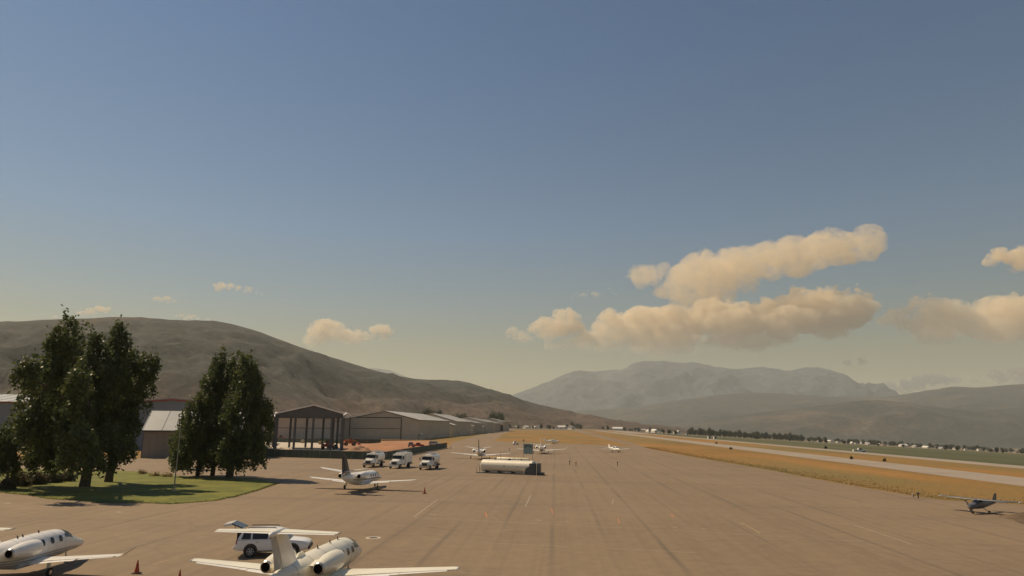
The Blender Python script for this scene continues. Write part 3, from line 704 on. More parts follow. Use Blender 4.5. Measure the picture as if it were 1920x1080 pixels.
def oval_window_jet(label, loc, rz, scale=1.0):
    """round-windowed very light jet with upturned wing tips"""
    r = thing('business_jet', label, 'airplane', loc, rz); r.scale = (scale,) * 3
    fu = Fuselage([(-6.6, 2.0, 0.06, 0.08), (-5.9, 1.93, 0.26, 0.30), (-4.6, 1.78, 0.52, 0.56), (-3.0, 1.66, 0.76, 0.80), (-1.0, 1.62, 0.86, 0.93), (1.0, 1.62, 0.87, 0.96), (2.4, 1.60, 0.84, 0.94), (3.3, 1.52, 0.76, 0.82),
                   (4.1, 1.36, 0.64, 0.58), (4.9, 1.22, 0.50, 0.42), (5.6, 1.14, 0.32, 0.27), (6.0, 1.10, 0.15, 0.13), (6.12, 1.09, 0.03, 0.03)])
    b = fu.body(r, 'aircraft_white')
    fu.patch('belly_paint', 'aircraft_grey', b, -4.8, 5.2, 200, 340, 0.006, 20, 8)
    MB().box((0, -0.5, 0.86), (1.5, 3.6, 0.34), taper=(0.85, 0.8)).build('belly_fairing', 'aircraft_grey', b, bevel=0.1)
    ws = [(0.45, 0.8, 0.88, 2.5), (2.1, 0.40, 1.0, 1.75), (6.4, -0.25, 1.34, 1.0)]
    wing_set(r, 'wing', 'aircraft_white', ws, [('flap', 0.9, 3.7, 0.1), ('aileron', 3.9, 6.2, 0.0)], 'aircraft_white')
    for sd in (-1, 1):
        nacelle(r, sd * 1.34, -4.1, 2.0, 0.52, 2.6, 'aircraft_white', 0.6)
        rings = [airfoil_ring(0, 1, (sd * x, y, z), c, Vector((-sd * 0.35, 0, 0.93)), 0.9) for x, y, z, c in ((6.4, -0.25, 1.34, 1.0), (6.7, -0.42, 1.40, 0.75), (7.6, -0.9, 1.95, 0.38))]
        MB().loft(rings).build('winglet', 'aircraft_white', r, smooth=True)
    fin = [(0, -3.6, 2.3, 2.6), (0.6, -4.3, 3.0, 2.1), (1.9, -5.3, 3.75, 1.5)]
    f = surface(r, 'fin', 'aircraft_white', 1, fin, 0, 0.70, 0.85, True)
    surface(r, 'rudder', 'aircraft_white', 1, [(a, y - 0.71 * c, h, c * 0.29) for a, y, h, c in fin], 0, 1, 0.8, True)
    wing_set(r, 'tailplane', 'aircraft_cream', [(0.06, -5.35, 3.74, 1.3), (2.7, -5.95, 3.78, 0.8)], [('elevator', 0.15, 2.5, 0.0)], 'aircraft_white', 0.7)
    for sd in (0, 1):
        for y in (1.9, 0.95, -0.05):
            o = fu.oval('window_surround', 'aircraft_grey', b, y, 24 if sd == 0 else 156, 0.235, 15.5, 0.010)
            fu.oval('cabin_window', 'window_glass', b, y, 24 if sd == 0 else 156, 0.19, 12.5, 0.018)
    fu.patch('windshield', 'window_glass', b, 2.75, 3.85, 50, 88); fu.patch('windshield', 'window_glass', b, 2.75, 3.85, 92, 130)
    fu.patch('side_window', 'window_glass', b, 2.55, 3.55, 26, 46); fu.patch('side_window', 'window_glass', b, 2.55, 3.55, 134, 154)
    for y in (-2.2, -.6, 0.5, 1.45, 2.45, 4.75): fu.patch('panel_seam', 'aircraft_grey', b, y, y + .022, 0, 360, .004, 1, 28)
    fu.patch('anti_glare_panel', 'dark_trim', b, 3.95, 4.7, 62, 118, 0.008)
    for y in (0.6, -1.0, -1.5):
        p = fu.pt(y, R(90)); MB().hexa([(-.012, y - .09, p[2] - .02), (.012, y - .09, p[2] - .02), (.012, y + .09, p[2] - .02), (-.012, y + .09, p[2] - .02), (-.008, y - .12, p[2] + .17), (.008, y - .12, p[2] + .17), (.008, y - .05, p[2] + .17), (-.008, y - .05, p[2] + .17)]).build('antenna', 'dark_trim', r)
    text_mesh('YS', 0.55, 'stripe_grey', r, Matrix.Translation((0.70, -4.62, 1.62)) @ Matrix.Rotation(R(90), 4, 'Z') @ Matrix.Rotation(R(78), 4, 'X'))
    gear(r, 4.1, 1.9, -0.9, top=1.05)
    return r
def light_plane(label, loc, rz, high=True, body='aircraft_white', wing='aircraft_white', tip=None, scale=1.0):
    r = thing('light_airplane', label, 'airplane', loc, rz); r.scale = (scale,) * 3
    fu = Fuselage([(-4.9, 1.35, 0.05, 0.12), (-4.0, 1.32, 0.13, 0.24), (-2.0, 1.28, 0.34, 0.48), (-0.6, 1.32, 0.52, 0.66), (0.6, 1.34, 0.55, 0.70), (1.3, 1.20, 0.53, 0.54), (1.7, 1.10, 0.50, 0.43), (2.5, 1.06, 0.44, 0.37), (2.85, 1.06, 0.26, 0.24)], 18)
    b = fu.body(r, body)
    if high: ws = [(0.0, 0.75, 1.95, 1.6), (2.6, 0.75, 1.98, 1.6), (5.3, 0.5, 2.03, 1.15), (5.45, 0.4, 2.03, 0.9)]
    else: ws = [(0.35, 0.9, 0.82, 1.75), (1.5, 0.75, 0.92, 1.5), (5.2, 0.45, 1.25, 0.95), (5.4, 0.35, 1.27, 0.7)]
    wing_set(r, 'wing', wing, ws, [('flap', 0.6, 2.6, 0.03), ('aileron', 2.8, 5.1, 0)], wing, 0.74, thick=1.1)
    for sd in (-1, 1):
        if high:
            MB().tube([(sd * 0.5, 0.35, 0.92), (sd * 2.55, 0.35, 1.98)], 0.045).build('strut', body, r)
        if tip: MB().lathe([(-0.5, 0.02), (-0.3, 0.10), (0.2, 0.11), (0.45, 0.03)], 10, 'Y', (sd * 5.48, 0.0, ws[-1][2])).build('wing_tip', tip, r, smooth=True)
        MB().tube([(sd * 0.4, 0.0, 0.85), (sd * 1.2, -0.05, 0.3)], [0.06, 0.04]).build('gear_leg', body, r)
        wheel(r, (sd * 1.27, -0.05, 0.24), 0.24, 0.16, 'main_wheel')
    MB().tube([(0, 1.95, 0.2), (0, 1.9, 0.9)], 0.04).build('nose_gear_leg', 'bare_metal', r)
    wheel(r, (0, 1.95, 0.2), 0.2, 0.14, 'nose_wheel')
    fin = [(0, -3.5, 1.45, 1.5), (0.5, -4.0, 1.9, 1.15), (1.2, -4.55, 2.65, 0.75)]
    surface(r, 'fin', body, 1, fin, 0, 0.62, 0.8, True)
    surface(r, 'rudder', body, 1, [(a, y - 0.63 * c, h, c * 0.37) for a, y, h, c in fin], 0, 1, 0.8, True)
    wing_set(r, 'tailplane', wing, [(0.05, -4.0, 1.42, 0.95), (1.75, -4.2, 1.42, 0.65)], [('elevator', 0.15, 1.7, 0)], wing, 0.6)
    MB().lathe([(2.85, 0.20), (3.0, 0.16), (3.18, 0.02)], 12, 'Y', (0, 0, 1.06)).build('spinner', 'bare_metal', r, smooth=True)
    for k in (0, 1):
        a = R(70 + 180 * k); c, s = math.cos(a), math.sin(a)
        MB().hexa([(0.04 * c - 0.05 * s, 2.93, 1.06 + 0.04 * s + 0.05 * c), (0.04 * c + 0.05 * s, 2.97, 1.06 + 0.04 * s - 0.05 * c), (0.04 * c + 0.05 * s, 2.99, 1.06 + 0.04 * s - 0.05 * c), (0.04 * c - 0.05 * s, 2.95, 1.06 + 0.04 * s + 0.05 * c),
                   (0.95 * c - 0.06 * s, 2.95, 1.06 + 0.95 * s + 0.06 * c), (0.95 * c + 0.06 * s, 2.96, 1.06 + 0.95 * s - 0.06 * c), (0.95 * c + 0.06 * s, 2.975, 1.06 + 0.95 * s - 0.06 * c), (0.95 * c - 0.06 * s, 2.965, 1.06 + 0.95 * s + 0.06 * c)]).build('propeller_blade', 'dark_trim', r)
    fu.patch('windshield', 'window_glass', b, 0.85, 1.5, 40, 140, 0.012, 5, 8)
    fu.patch('side_window', 'window_glass', b, -1.0, 0.75, 18, 52); fu.patch('side_window', 'window_glass', b, -1.0, 0.75, 128, 162)
    return r

ttail_jet('cream twin jet with high T tail parked beside white SUV in foreground', (-10.15, 39.5, 0.022), heading(6), 1.01)
oval_window_jet('white jet with three oval windows and upturned wing tip at left edge', (-28.7, 43.3, 0.022), heading(-1), 0.88)
low_tail_jet('white jet with dark fin and low tailplane parked near the lawn', (-20.57, 98.8, 0.022), heading(11))
low_tail_jet('white jet with dark fin parked behind the long fuel tank', (-8.1, 190.0, 0.022), heading(2), scale=1.04)
low_tail_jet('white jet with upturned winglets and pale fin beyond fuel tank', (10.1, 230.8, 0.022), heading(3), 'aircraft_white', winglet=True)
light_plane('tiny white low winged plane alone on the far apron', (36.9, 246.0, 0.022), heading(160), high=False, body='aircraft_white')
light_plane('dark grey high winged plane parked at the right apron edge', (51.9, 78.6, 0.022), heading(-120), high=True, body='stripe_grey', wing='stripe_grey', tip='aircraft_white', scale=0.74)
g = G(1028, 832.5)
light_plane('small white plane half hidden behind the winglet jet', (g.x + 3, g.y + 8, 0.022), heading(100), high=False)

# ------------------------------------------------------------------ vehicles
def ring_sec(y, hw_b, hw_m, hw_t, zb, zm, zt):
    return [(-hw_b, y, zb), (hw_b, y, zb), (hw_m, y, zb + (zm - zb) * 0.35), (hw_m, y, zm), (hw_t, y, zt), (hw_t * 0.6, y, zt + 0.03), (-hw_t * 0.6, y, zt + 0.03), (-hw_t, y, zt), (-hw_m, y, zm), (-hw_m, y, zb + (zm - zb) * 0.35)]
def car_wheel(root, c, r, w, sd):
    o = MB().lathe([(-w / 2, r * 0.6), (-w / 2, r * 0.92), (-w * 0.3, r), (w * 0.3, r), (w / 2, r * 0.92), (w / 2, r * 0.6)], 22, 'X', c).build('wheel', 'rubber', root, smooth=True)
    m = MB(); xo = c[0] + sd * w * 0.42
    m.lathe([(-0.02, 0.62 * r), (0.03, 0.62 * r), (0.03, 0.55 * r), (-0.02, 0.55 * r)], 22, 'X', (xo, c[1], c[2]), caps=False)
    for k in range(6):
        a = k * math.pi / 3
        m.tube([(xo + sd * .02, c[1], c[2]), (xo + sd * .02, c[1] + 0.56 * r * math.cos(a), c[2] + 0.56 * r * math.sin(a))], 0.04, 5)
    m.build('rim', 'silver_paint', o)
    MB().lathe([(-0.01, 0.001), (-0.01, 0.6 * r)], 18, 'X', (c[0] + sd * w * 0.3, c[1], c[2]), caps=False).build('brake_disc', 'dark_trim', o)
    return o
def suv(label, loc, rz):
    """front toward +Y; x = +-0.95"""
    r = thing('sport_utility_vehicle', label, 'car', loc, rz)
    lower = [ring_sec(-2.38, .80, .86, .84, .52, .80, 1.02), ring_sec(-2.25, .86, .93, .90, .42, .82, 1.10), ring_sec(-1.2, .88, .95, .92, .36, .82, 1.12), ring_sec(0.9, .88, .95, .92, .36, .82, 1.10),
             ring_sec(1.15, .88, .95, .90, .36, .82, 1.10), ring_sec(2.0, .86, .93, .84, .40, .80, 1.02), ring_sec(2.35, .78, .86, .74, .45, .76, .94), ring_sec(2.45, .70, .76, .66, .50, .72, .84)]
    body = MB().loft(lower).build('body', 'suv_white', r, smooth=True)
    cabin = [[(-.86, -2.32, 1.08), (.86, -2.32, 1.08), (.72, -1.98, 1.76), (-.72, -1.98, 1.76)], [(-.90, -0.5, 1.10), (.90, -0.5, 1.10), (.74, -0.5, 1.80), (-.74, -0.5, 1.80)], [(-.89, 1.2, 1.08), (.89, 1.2, 1.08), (.72, 0.35, 1.76), (-.72, 0.35, 1.76)]]
    # pillars/roof as a shell: roof slab plus glass strips
    MB().loft(cabin).build('cabin', 'suv_white', r, smooth=False, bevel=0.05)
    for sd in (-1, 1):
        def q(y, t):   # point on the cabin side at station y, height fraction t
            zz = 1.09 + (1.78 - 1.09) * t; xx = .90 - (.90 - .735) * t; return (sd * (xx + 0.012), y, zz)
        for y0b, y1b, y0t, y1t in ((-2.02, -1.42, -1.86, -1.42), (-1.30, -0.28, -1.30, -0.28), (-0.16, 0.86, -0.16, 0.36)):
            p = [q(y0b, .12), q(y1b, .12), q(y1t, .86), q(y0t, .86)]
            MB().add(p, [(0, 1, 2, 3)]).build('side_window', 'window_glass', body)
        for y in (-1.36, 1.42):
            car_wheel(r, (sd * 0.855, y, 0.385), 0.385, 0.27, sd)
            MB().lathe([(-0.2, 0.001), (-0.2, 0.46), (sd * 0.03, 0.46), (sd * 0.03, 0.001)], 24, 'X', (sd * 0.925, y, 0.44), caps=False).build('wheel_arch', 'dark_trim', r)
        MB().box((sd * 0.96, 0.75, 1.16), (0.22, 0.16, 0.17)).build('mirror', 'suv_white', r, bevel=0.03)
        for y in (-0.95, 0.1): MB().box((sd * 0.955, y, 0.98), (0.03, 0.2, 0.04)).build('door_handle', 'chrome', body)
        MB().box((sd * 0.80, -2.30, 0.98), (0.20, 0.10, 0.30)).build('tail_lamp', 'red_lamp', r, bevel=0.02)
        MB().box((sd * 0.70, 2.32, 0.80), (0.34, 0.2, 0.18)).build('head_lamp', 'head_lamp', r, bevel=0.02)
        MB().box((sd * 0.95, 0.0, 0.40), (0.10, 1.7, 0.07)).build('running_board', 'dark_trim', r)
        MB().tube([(sd * 0.62, -1.7, 1.86), (sd * 0.62, -1.6, 1.90), (sd * 0.62, 0.1, 1.89), (sd * 0.62, 0.2, 1.84)], 0.03, 6).build('roof_rail', 'dark_trim', r)
    MB().add([(-.70, 1.13, 1.13), (.70, 1.13, 1.13), (.64, 0.47, 1.70), (-.64, 0.47, 1.70)], [(0, 1, 2, 3)]).build('windshield', 'window_glass', body).location = (0, .03, .02)
    MB().box((0, -2.30, 1.30), (1.42, 0.12, 0.85)).build('load_opening', 'black_hole', r)
    MB().box((0, -2.42, 0.60), (1.72, 0.22, 0.24)).build('rear_bumper', 'suv_white', r, bevel=0.05)
    MB().box((0, 2.44, 0.58), (1.6, 0.2, 0.26)).build('front_bumper', 'dark_trim', r, bevel=0.05)
    # tailgate swung up on its roof hinges
    tg = MB().hexa([(-.72, -2.0, 1.82), (.72, -2.0, 1.82), (.72, -2.75, 2.12), (-.72, -2.75, 2.12), (-.70, -2.0, 1.89), (.70, -2.0, 1.89), (.70, -2.75, 2.20), (-.70, -2.75, 2.20)]).build('tailgate', 'window_glass', r)
    MB().hexa([(-.78, -2.75, 2.07), (.78, -2.75, 2.07), (.74, -3.28, 1.98), (-.74, -3.28, 1.98), (-.78, -2.75, 2.22), (.78, -2.75, 2.22), (.74, -3.30, 2.12), (-.74, -3.30, 2.12)]).build('tailgate_lower', 'suv_white', tg)
    for sd in (-1, 1): MB().tube([(sd * .70, -2.2, 1.45), (sd * .70, -2.6, 2.08)], 0.02, 6).build('gas_strut', 'dark_trim', tg)
    return r
suv('white SUV with raised tailgate parked behind the T tail jet', (-16.36, 50.1, 0.022), heading(82))

def fuel_truck(label, loc, rz, box=False, group='white fuel trucks in a row'):
    """front toward +Y"""
    r = thing('fuel_truck', label, 'truck', loc, rz, group)
    MB().box((0, -0.6, 0.85), (0.95, 8.0, 0.28)).build('chassis', 'dark_trim', r)
    hood = MB().hexa([(-1.0, 2.0, .75), (1.0, 2.0, .75), (.80, 3.55, .75), (-.80, 3.55, .75), (-.95, 2.0, 1.85), (.95, 2.0, 1.85), (.74, 3.5, 1.52), (-.74, 3.5, 1.52)]).build('hood', 'truck_white', r, bevel=0.12, smooth=True)
    MB().box((0, 3.56, 1.12), (1.05, 0.05, 0.55)).build('grille', 'dark_trim', hood)
    cab = MB().hexa([(-1.15, .35, .80), (1.15, .35, .80), (1.15, 2.1, .80), (-1.15, 2.1, .80), (-1.10, .35, 2.72), (1.10, .35, 2.72), (1.08, 1.55, 2.68), (-1.08, 1.55, 2.68)]).build('cab', 'truck_white', r, bevel=0.10, smooth=True)
    MB().hexa([(-1.0, 1.90, 1.93), (1.0, 1.90, 1.93), (.96, 1.68, 2.52), (-.96, 1.68, 2.52), (-1.0, 1.99, 1.95), (1.0, 1.99, 1.95), (.96, 1.745, 2.54), (-.96, 1.745, 2.54)]).build('windshield', 'window_glass', cab)
    MB().box((0, 1.72, 2.80), (1.9, 0.5, 0.10)).build('visor', 'truck_white', cab, bevel=0.03)
    for k in (-.7, 0, .7): MB().box((k, 1.2, 2.80), (0.22, 0.3, 0.14)).build('roof_beacon', 'amber_lamp', cab, bevel=0.03)
    for sd in (-1, 1):
        MB().box((sd * 1.135, 1.15, 2.18), (0.03, 0.85, 0.55)).build('side_window', 'window_glass', cab)
        MB().tube([(sd * 1.12, 1.9, 1.7), (sd * 1.42, 2.0, 1.75), (sd * 1.42, 2.0, 2.35), (sd * 1.12, 1.85, 2.4)], 0.025, 5).build('mirror_bracket', 'dark_trim', cab)
        MB().box((sd * 1.42, 2.0, 2.05), (0.22, 0.08, 0.48)).build('mirror', 'dark_trim', cab)
        MB().hexa([(sd * .72, 2.2, .95), (sd * 1.2, 2.2, .95), (sd * 1.18, 3.45, .85), (sd * .72, 3.45, .85), (sd * .72, 2.3, 1.35), (sd * 1.18, 2.3, 1.35), (sd * 1.1, 3.35, 1.2), (sd * .72, 3.35, 1.2)]).build('fender', 'truck_white', hood, bevel=0.08)
        MB().box((sd * .88, 3.47, 1.02), (0.24, 0.08, 0.2)).build('head_lamp', 'head_lamp', hood)
        car_wheel(r, (sd * 1.0, 2.85, 0.5), 0.5, 0.3, sd)
        for xx in (0.78, 1.08): car_wheel(r, (sd * xx, -2.6, 0.5), 0.5, 0.27, sd)
        MB().box((sd * 1.05, -2.6, 1.1), (0.5, 1.5, 0.05)).build('mudguard', 'dark_trim', r)
        MB().box((sd * 1.0, -0.3, 0.85), (0.5, 1.5, 0.6)).build('equipment_locker', 'aircraft_grey' if not box else 'truck_white', r, bevel=0.04)
    MB().box((0, 3.62, 0.62), (2.2, 0.18, 0.34)).build('bumper', 'bare_metal' if not box else 'truck_white', r, bevel=0.04)
    if box:
        t = MB().box((0, -2.1, 2.0), (2.44, 4.6, 2.1)).build('tank_body', 'truck_white', r, bevel=0.16, smooth=True)
    else:
        prof = [(-4.4, 0.3), (-4.36, 0.85), (-4.2, 1.0), (0.0, 1.0), (0.12, 0.85), (0.16, 0.3)]
        m = MB(); rings = []
        for a, s in prof:
            rings.append([(1.2 * s * math.copysign(abs(math.cos(t)) ** .7, math.cos(t)), a, 2.0 + .98 * s * math.copysign(abs(math.sin(t)) ** .7, math.sin(t))) for t in (2 * math.pi * k / 24 for k in range(24))])
        t = m.loft(rings).build('tank_body', 'truck_white', r, smooth=True)
    MB().box((0, -2.1, 3.06), (1.3, 3.9, 0.05)).build('walkway', 'aircraft_grey', t)
    for yy in (-3.2, -1.2): MB().lathe([(3.0, 0.32), (3.22, 0.32), (3.26, 0.2)], 14, 'Z', (0, yy, 0)).build('manhole', 'bare_metal', t)
    for sd in (-1, 1):
        MB().tube([(sd * .72, -4.1, 3.0), (sd * .72, -4.1, 3.38), (sd * .72, -0.2, 3.38), (sd * .72, -0.2, 3.0)], 0.03, 5).build('handrail', 'aircraft_grey', t)
    MB().box((0, -4.55, 0.75), (2.3, 0.15, 0.3)).build('rear_bumper', 'dark_trim', r)
    return r
for (px, py, hd, lab, bx) in ((694, 877, 187, 'white fuel truck nearest the trees, leftmost of three', False), (745, 879, 191, 'white boxy fuel truck, middle one of three', True), (801, 881.5, 189, 'white fuel truck nearest the fuel tank, rightmost of three', False)):
    g = G(px, py); fuel_truck(lab, (g.x, g.y + 3.2, 0.022), heading(hd), bx)

def small_truck(name, label, cat, loc, rz, paint_mat, pickup=True):
    r = thing(name, label, cat, loc, rz)
    lower = [ring_sec(-2.6, .85, .92, .90, .50, .85, 1.08), ring_sec(-1.0, .88, .95, .93, .42, .85, 1.10), ring_sec(1.2, .88, .95, .93, .42, .85, 1.10), ring_sec(2.4, .84, .90, .82, .48, .80, 1.0), ring_sec(2.6, .72, .8, .72, .52, .75, .9)]
    b = MB().loft(lower).build('body', paint_mat, r, smooth=True)
    y0, y1 = (-0.7, 0.9) if pickup else (-2.3, 0.9)
    MB().hexa([(-.88, y0, 1.08), (.88, y0, 1.08), (.88, y1 + .35, 1.08), (-.88, y1 + .35, 1.08), (-.72, y0 + .1, 1.78), (.72, y0 + .1, 1.78), (.72, y1 - .35, 1.78), (-.72, y1 - .35, 1.78)]).build('cabin', paint_mat, r, bevel=0.05)
    for sd in (-1, 1):
        MB().add([(sd * .885, y0 + .15, 1.16), (sd * .885, y1, 1.16), (sd * .765, y1 - .3, 1.68), (sd * .765, y0 + .2, 1.68)], [(0, 1, 2, 3)]).build('side_window', 'window_glass', b)
        for yy in (-1.6, 1.6): car_wheel(r, (sd * .82, yy, .38), .38, .26, sd)
    MB().add([(-.72, y1 + .30, 1.18), (.72, y1 + .30, 1.18), (.66, y1 - .22, 1.70), (-.66, y1 - .22, 1.70)], [(0, 1, 2, 3)]).build('windshield', 'window_glass', b).location = (0, .04, .02)
    if pickup: MB().box((0, -1.65, 1.08), (1.6, 1.7, 0.10)).build('load_bed', 'dark_trim', r)
    return r
g = G(783, 838.5); small_truck('pickup_truck', 'red pickup parked on bare soil behind the green fence', 'truck', (g.x, g.y, 0.03), heading(75), 'pickup_red')
g = G(592, 822); small_truck('parked_car', 'silver car parked behind the open steel frame', 'car', (g.x, g.y, 0.03), heading(80), 'silver_paint', False)
g = G(768, 838.5); small_truck('parked_car', 'dark car parked beside the red pickup', 'car', (g.x, g.y + 3, 0.03), heading(175), 'dark_trim', False)
g = G(812, 836.0); small_truck('parked_car', 'pale grey car at the far end of the green fence', 'car', (g.x, g.y + 6, 0.03), heading(110), 'silver_paint', False)
g = G(511, 836); small_truck('pickup_truck', 'white pickup half hidden beside the poplar trees', 'truck', (g.x, g.y, 0.03), heading(70), 'truck_white')
p = rw(560, RL0 + 6); small_truck('pickup_truck', 'white pickup far off by the runway edge', 'truck', (G(1612, 845).x, G(1612, 845).y, zground(*G(1612, 845).xy)), heading(100), 'truck_white')

def loader(label, loc, rz, mat, boom=True):
    """telescopic handler / loader: front toward +Y"""
    r = thing('construction_loader', label, 'construction machine', loc, rz)
    b = MB().hexa([(-1.1, -2.6, .9), (1.1, -2.6, .9), (1.1, 1.9, .9), (-1.1, 1.9, .9), (-1.0, -2.4, 1.9), (1.0, -2.4, 1.9), (.9, 1.6, 1.5), (-.9, 1.6, 1.5)]).build('body', mat, r, bevel=0.08)
    c = MB().box((-.45, 0.1, 2.3), (1.0, 1.5, 1.5), taper=(.9, .85)).build('cab', 'dark_trim', r, bevel=0.06)
    MB().box((-.45, 0.1, 3.08), (1.0, 1.4, 0.08)).build('cab_roof', mat, c)
    for sd in (-1, 1):
        for yy in (-1.7, 1.5): car_wheel(r, (sd * 1.15, yy, .68), .68, .5, sd)
    bm = MB().tube([(.55, -2.2, 2.2), (.55, 1.4, 2.1), (.55, 3.4, 1.2)], [.22, .2, .16], 8).build('boom', mat, r)
    MB().hexa([(-.9, 3.2, .35), (1.3, 3.2, .35), (1.3, 4.3, .25), (-.9, 4.3, .25), (-.9, 3.3, 1.25), (1.3, 3.3, 1.25), (1.3, 3.5, 1.25), (-.9, 3.5, 1.25)]).build('bucket', 'machine_red', bm)
    return r
for (px, py, hd, lab, mt) in ((526, 829, 250, 'red loader parked inside the open steel frame', 'machine_red'), (656, 836, 65, 'orange wheel loader beside the soil mound', 'machine_orange'), (616, 843, 20, 'dark red loader by the nearest steel column', 'machine_red')):
    g = G(px, py); loader(lab, (g.x, g.y, 0.09), heading(hd), mt)

# ------------------------------------------------------------------ fuel tank and sign
ta, tb = G(903, 887), G(1004, 891.5)
tv = tb - ta; tL = tv.length; trz = math.atan2(tv.y, tv.x)
def fuel_tank(label, loc, rz, Lh, rad, rails, zc, end_frame=True):
    r = thing('fuel_tank', label, 'fuel tank', loc, rz)
    h = Lh / 2
    t = MB().lathe([(-h, 0.05), (-h, rad * .55), (-h + .06, rad * .85), (-h + .22, rad), (h - .22, rad), (h - .06, rad * .85), (h, rad * .55), (h, 0.05)], 36, 'X', (0, 0, zc)).build('tank_shell', 'tank_cream', r, smooth=True)
    for k in (-.78, -.3, .2, .68):
        MB().hexa([(k * h - .12, -rad * .8, 0), (k * h + .12, -rad * .8, 0), (k * h + .12, rad * .8, 0), (k * h - .12, rad * .8, 0), (k * h - .12, -rad * .7, zc - rad * .66), (k * h + .12, -rad * .7, zc - rad * .66), (k * h + .12, rad * .7, zc - rad * .66), (k * h - .12, rad * .7, zc - rad * .66)]).build('saddle', 'steel_grey', r)
    if rails:
        for sd in (-1, 1):
            m = MB()
            m.tube([(-h * .85, sd * .5, zc + rad + .5), (h * .85, sd * .5, zc + rad + .5)], .025, 5)
            for k in range(9): m.tube([(-h * .85 + k * h * .2125, sd * .5, zc + rad - .12), (-h * .85 + k * h * .2125, sd * .5, zc + rad + .5)], .022, 5)
            m.build('handrail', 'yellow_paint', t)
        for k, rr in ((-.5, .2), (.05, .3), (.5, .16)):
            MB().lathe([(zc + rad - .05, rr), (zc + rad + .22, rr), (zc + rad + .26, rr * .6)], 14, 'Z', (k * h, 0, 0)).build('hatch', 'steel_grey', t)
        MB().tube([(-h * .3, 0, zc + rad - .1), (-h * .3, 0, zc + rad + 1.5)], .035, 6).build('vent_pipe', 'pole_grey', t)
        MB().tube([(h * .2, 0.3, zc + rad - .1), (h * .2, 0.3, zc + rad + 1.2)], .03, 6).build('vent_pipe', 'pole_grey', t)
    if end_frame:
        # pump cabinet and stair frame at the right end
        MB().box((h + .1, -.1, 1.05), (1.5, 2.0, 2.05)).build('pump_cabinet', 'steel_grey', r, bevel=0.05)
        MB().hexa([(h - 1.5, -rad - .14, .15), (h + .7, -rad - .14, .15), (h + .7, -rad - .06, .15), (h - 1.5, -rad - .06, .15), (h - 1.3, -rad - .14, 1.1), (h + .7, -rad - .14, 2.25), (h + .7, -rad - .06, 2.25), (h - 1.3, -rad - .06, 1.1)]).build('stair_panel', 'steel_grey', r)
        for x, y in ((h + .9, -rad - .1), (h + .9, rad - .2), (h - 1.55, -rad - .2)):
            MB().tube([(x, y, 0), (x, y, 2.6 if x > h else 1.3)], .05, 6).build('post', 'tank_cream', r)
        for x in (-h - .35, -h * .55, h * .1): MB().tube([(x, -rad - .55, 0), (x, -rad - .55, 1.0)], .06, 8).build('bollard', 'line_white', r)
        MB().box((h + 1.6, -.5, .25), (0.9, 0.9, 0.5)).build('hose_reel', 'steel_grey', r, bevel=0.05)
        MB().box((0, 0, 0.06), (Lh + 1.2, rad * 2 + .7, 0.12)).build('base_plinth', 'steel_grey', r)
        MB().box((-h * .05, -rad * .99 , zc + .05), (.3, .06, .22)).build('label_plate', 'aircraft_grey', t)
        MB().box((h * .45, -rad * .99, zc), (.3, .06, .22)).build('label_plate', 'aircraft_grey', t)
        MB().tube([(-h - .25, -.6, .2), (-h - .25, -.6, 1.3), (-h + .05, -.6, 1.35)], .07, 8).build('pipe', 'steel_grey', r)
    return r
mid = (ta + tb) / 2
fuel_tank('long cream fuel tank with yellow rails on the open apron', (mid.x, mid.y + 1.3, 0.022), trz, tL * 0.98, 1.12, True, 1.38)
g = G(962, 870); fuel_tank('slim white tank lying just behind the long cream tank', (g.x, g.y, 0.022), trz + 0.02, 8.4, 0.42, False, 1.05, False)
g = G(990, 869)
sg = thing('sign_panel', 'square teal panel on a thin mast behind the tanks', 'sign', (g.x, g.y, 0.02), trz)
k = 10.0 / 1400 * g.y / 10
MB().box((0, 0, 20 * k + 1.5 * 0), (20 * k, 0.06, 20 * k)).build('panel', 'panel_teal', sg, bevel=0.01).location = (0, 0, 8 * k)
m = MB(); n = 14
vs = [(-7 * k, -.05, 31 * k)] 
arc = [(8.0 * k * math.cos(math.pi * i / n), -.05, 30.5 * k + 5.5 * k * math.sin(math.pi * i / n)) for i in range(n + 1)]
arc2 = [(5.4 * k * math.cos(math.pi * i / n), -.05, 30.0 * k + 3.0 * k * math.sin(math.pi * i / n)) for i in range(n + 1)]
m.add(arc + arc2, [(i, i + 1, n + 2 + i, n + 1 + i) for i in range(n)])
m.build('arched_mark', 'panel_dark', sg)
MB().tube([(-10 * k, 0, 0), (-10 * k, 0, 44 * k)], .05, 6).build('mast', 'pole_grey', sg)
MB().tube([(10 * k, 0, 0), (10 * k, 0, 39 * k)], .05, 6).build('post', 'pole_grey', sg)
MB().box((-10 * k, 0, 45 * k), (.5, .3, .3)).build('mast_lamp', 'line_white', sg, bevel=0.05)

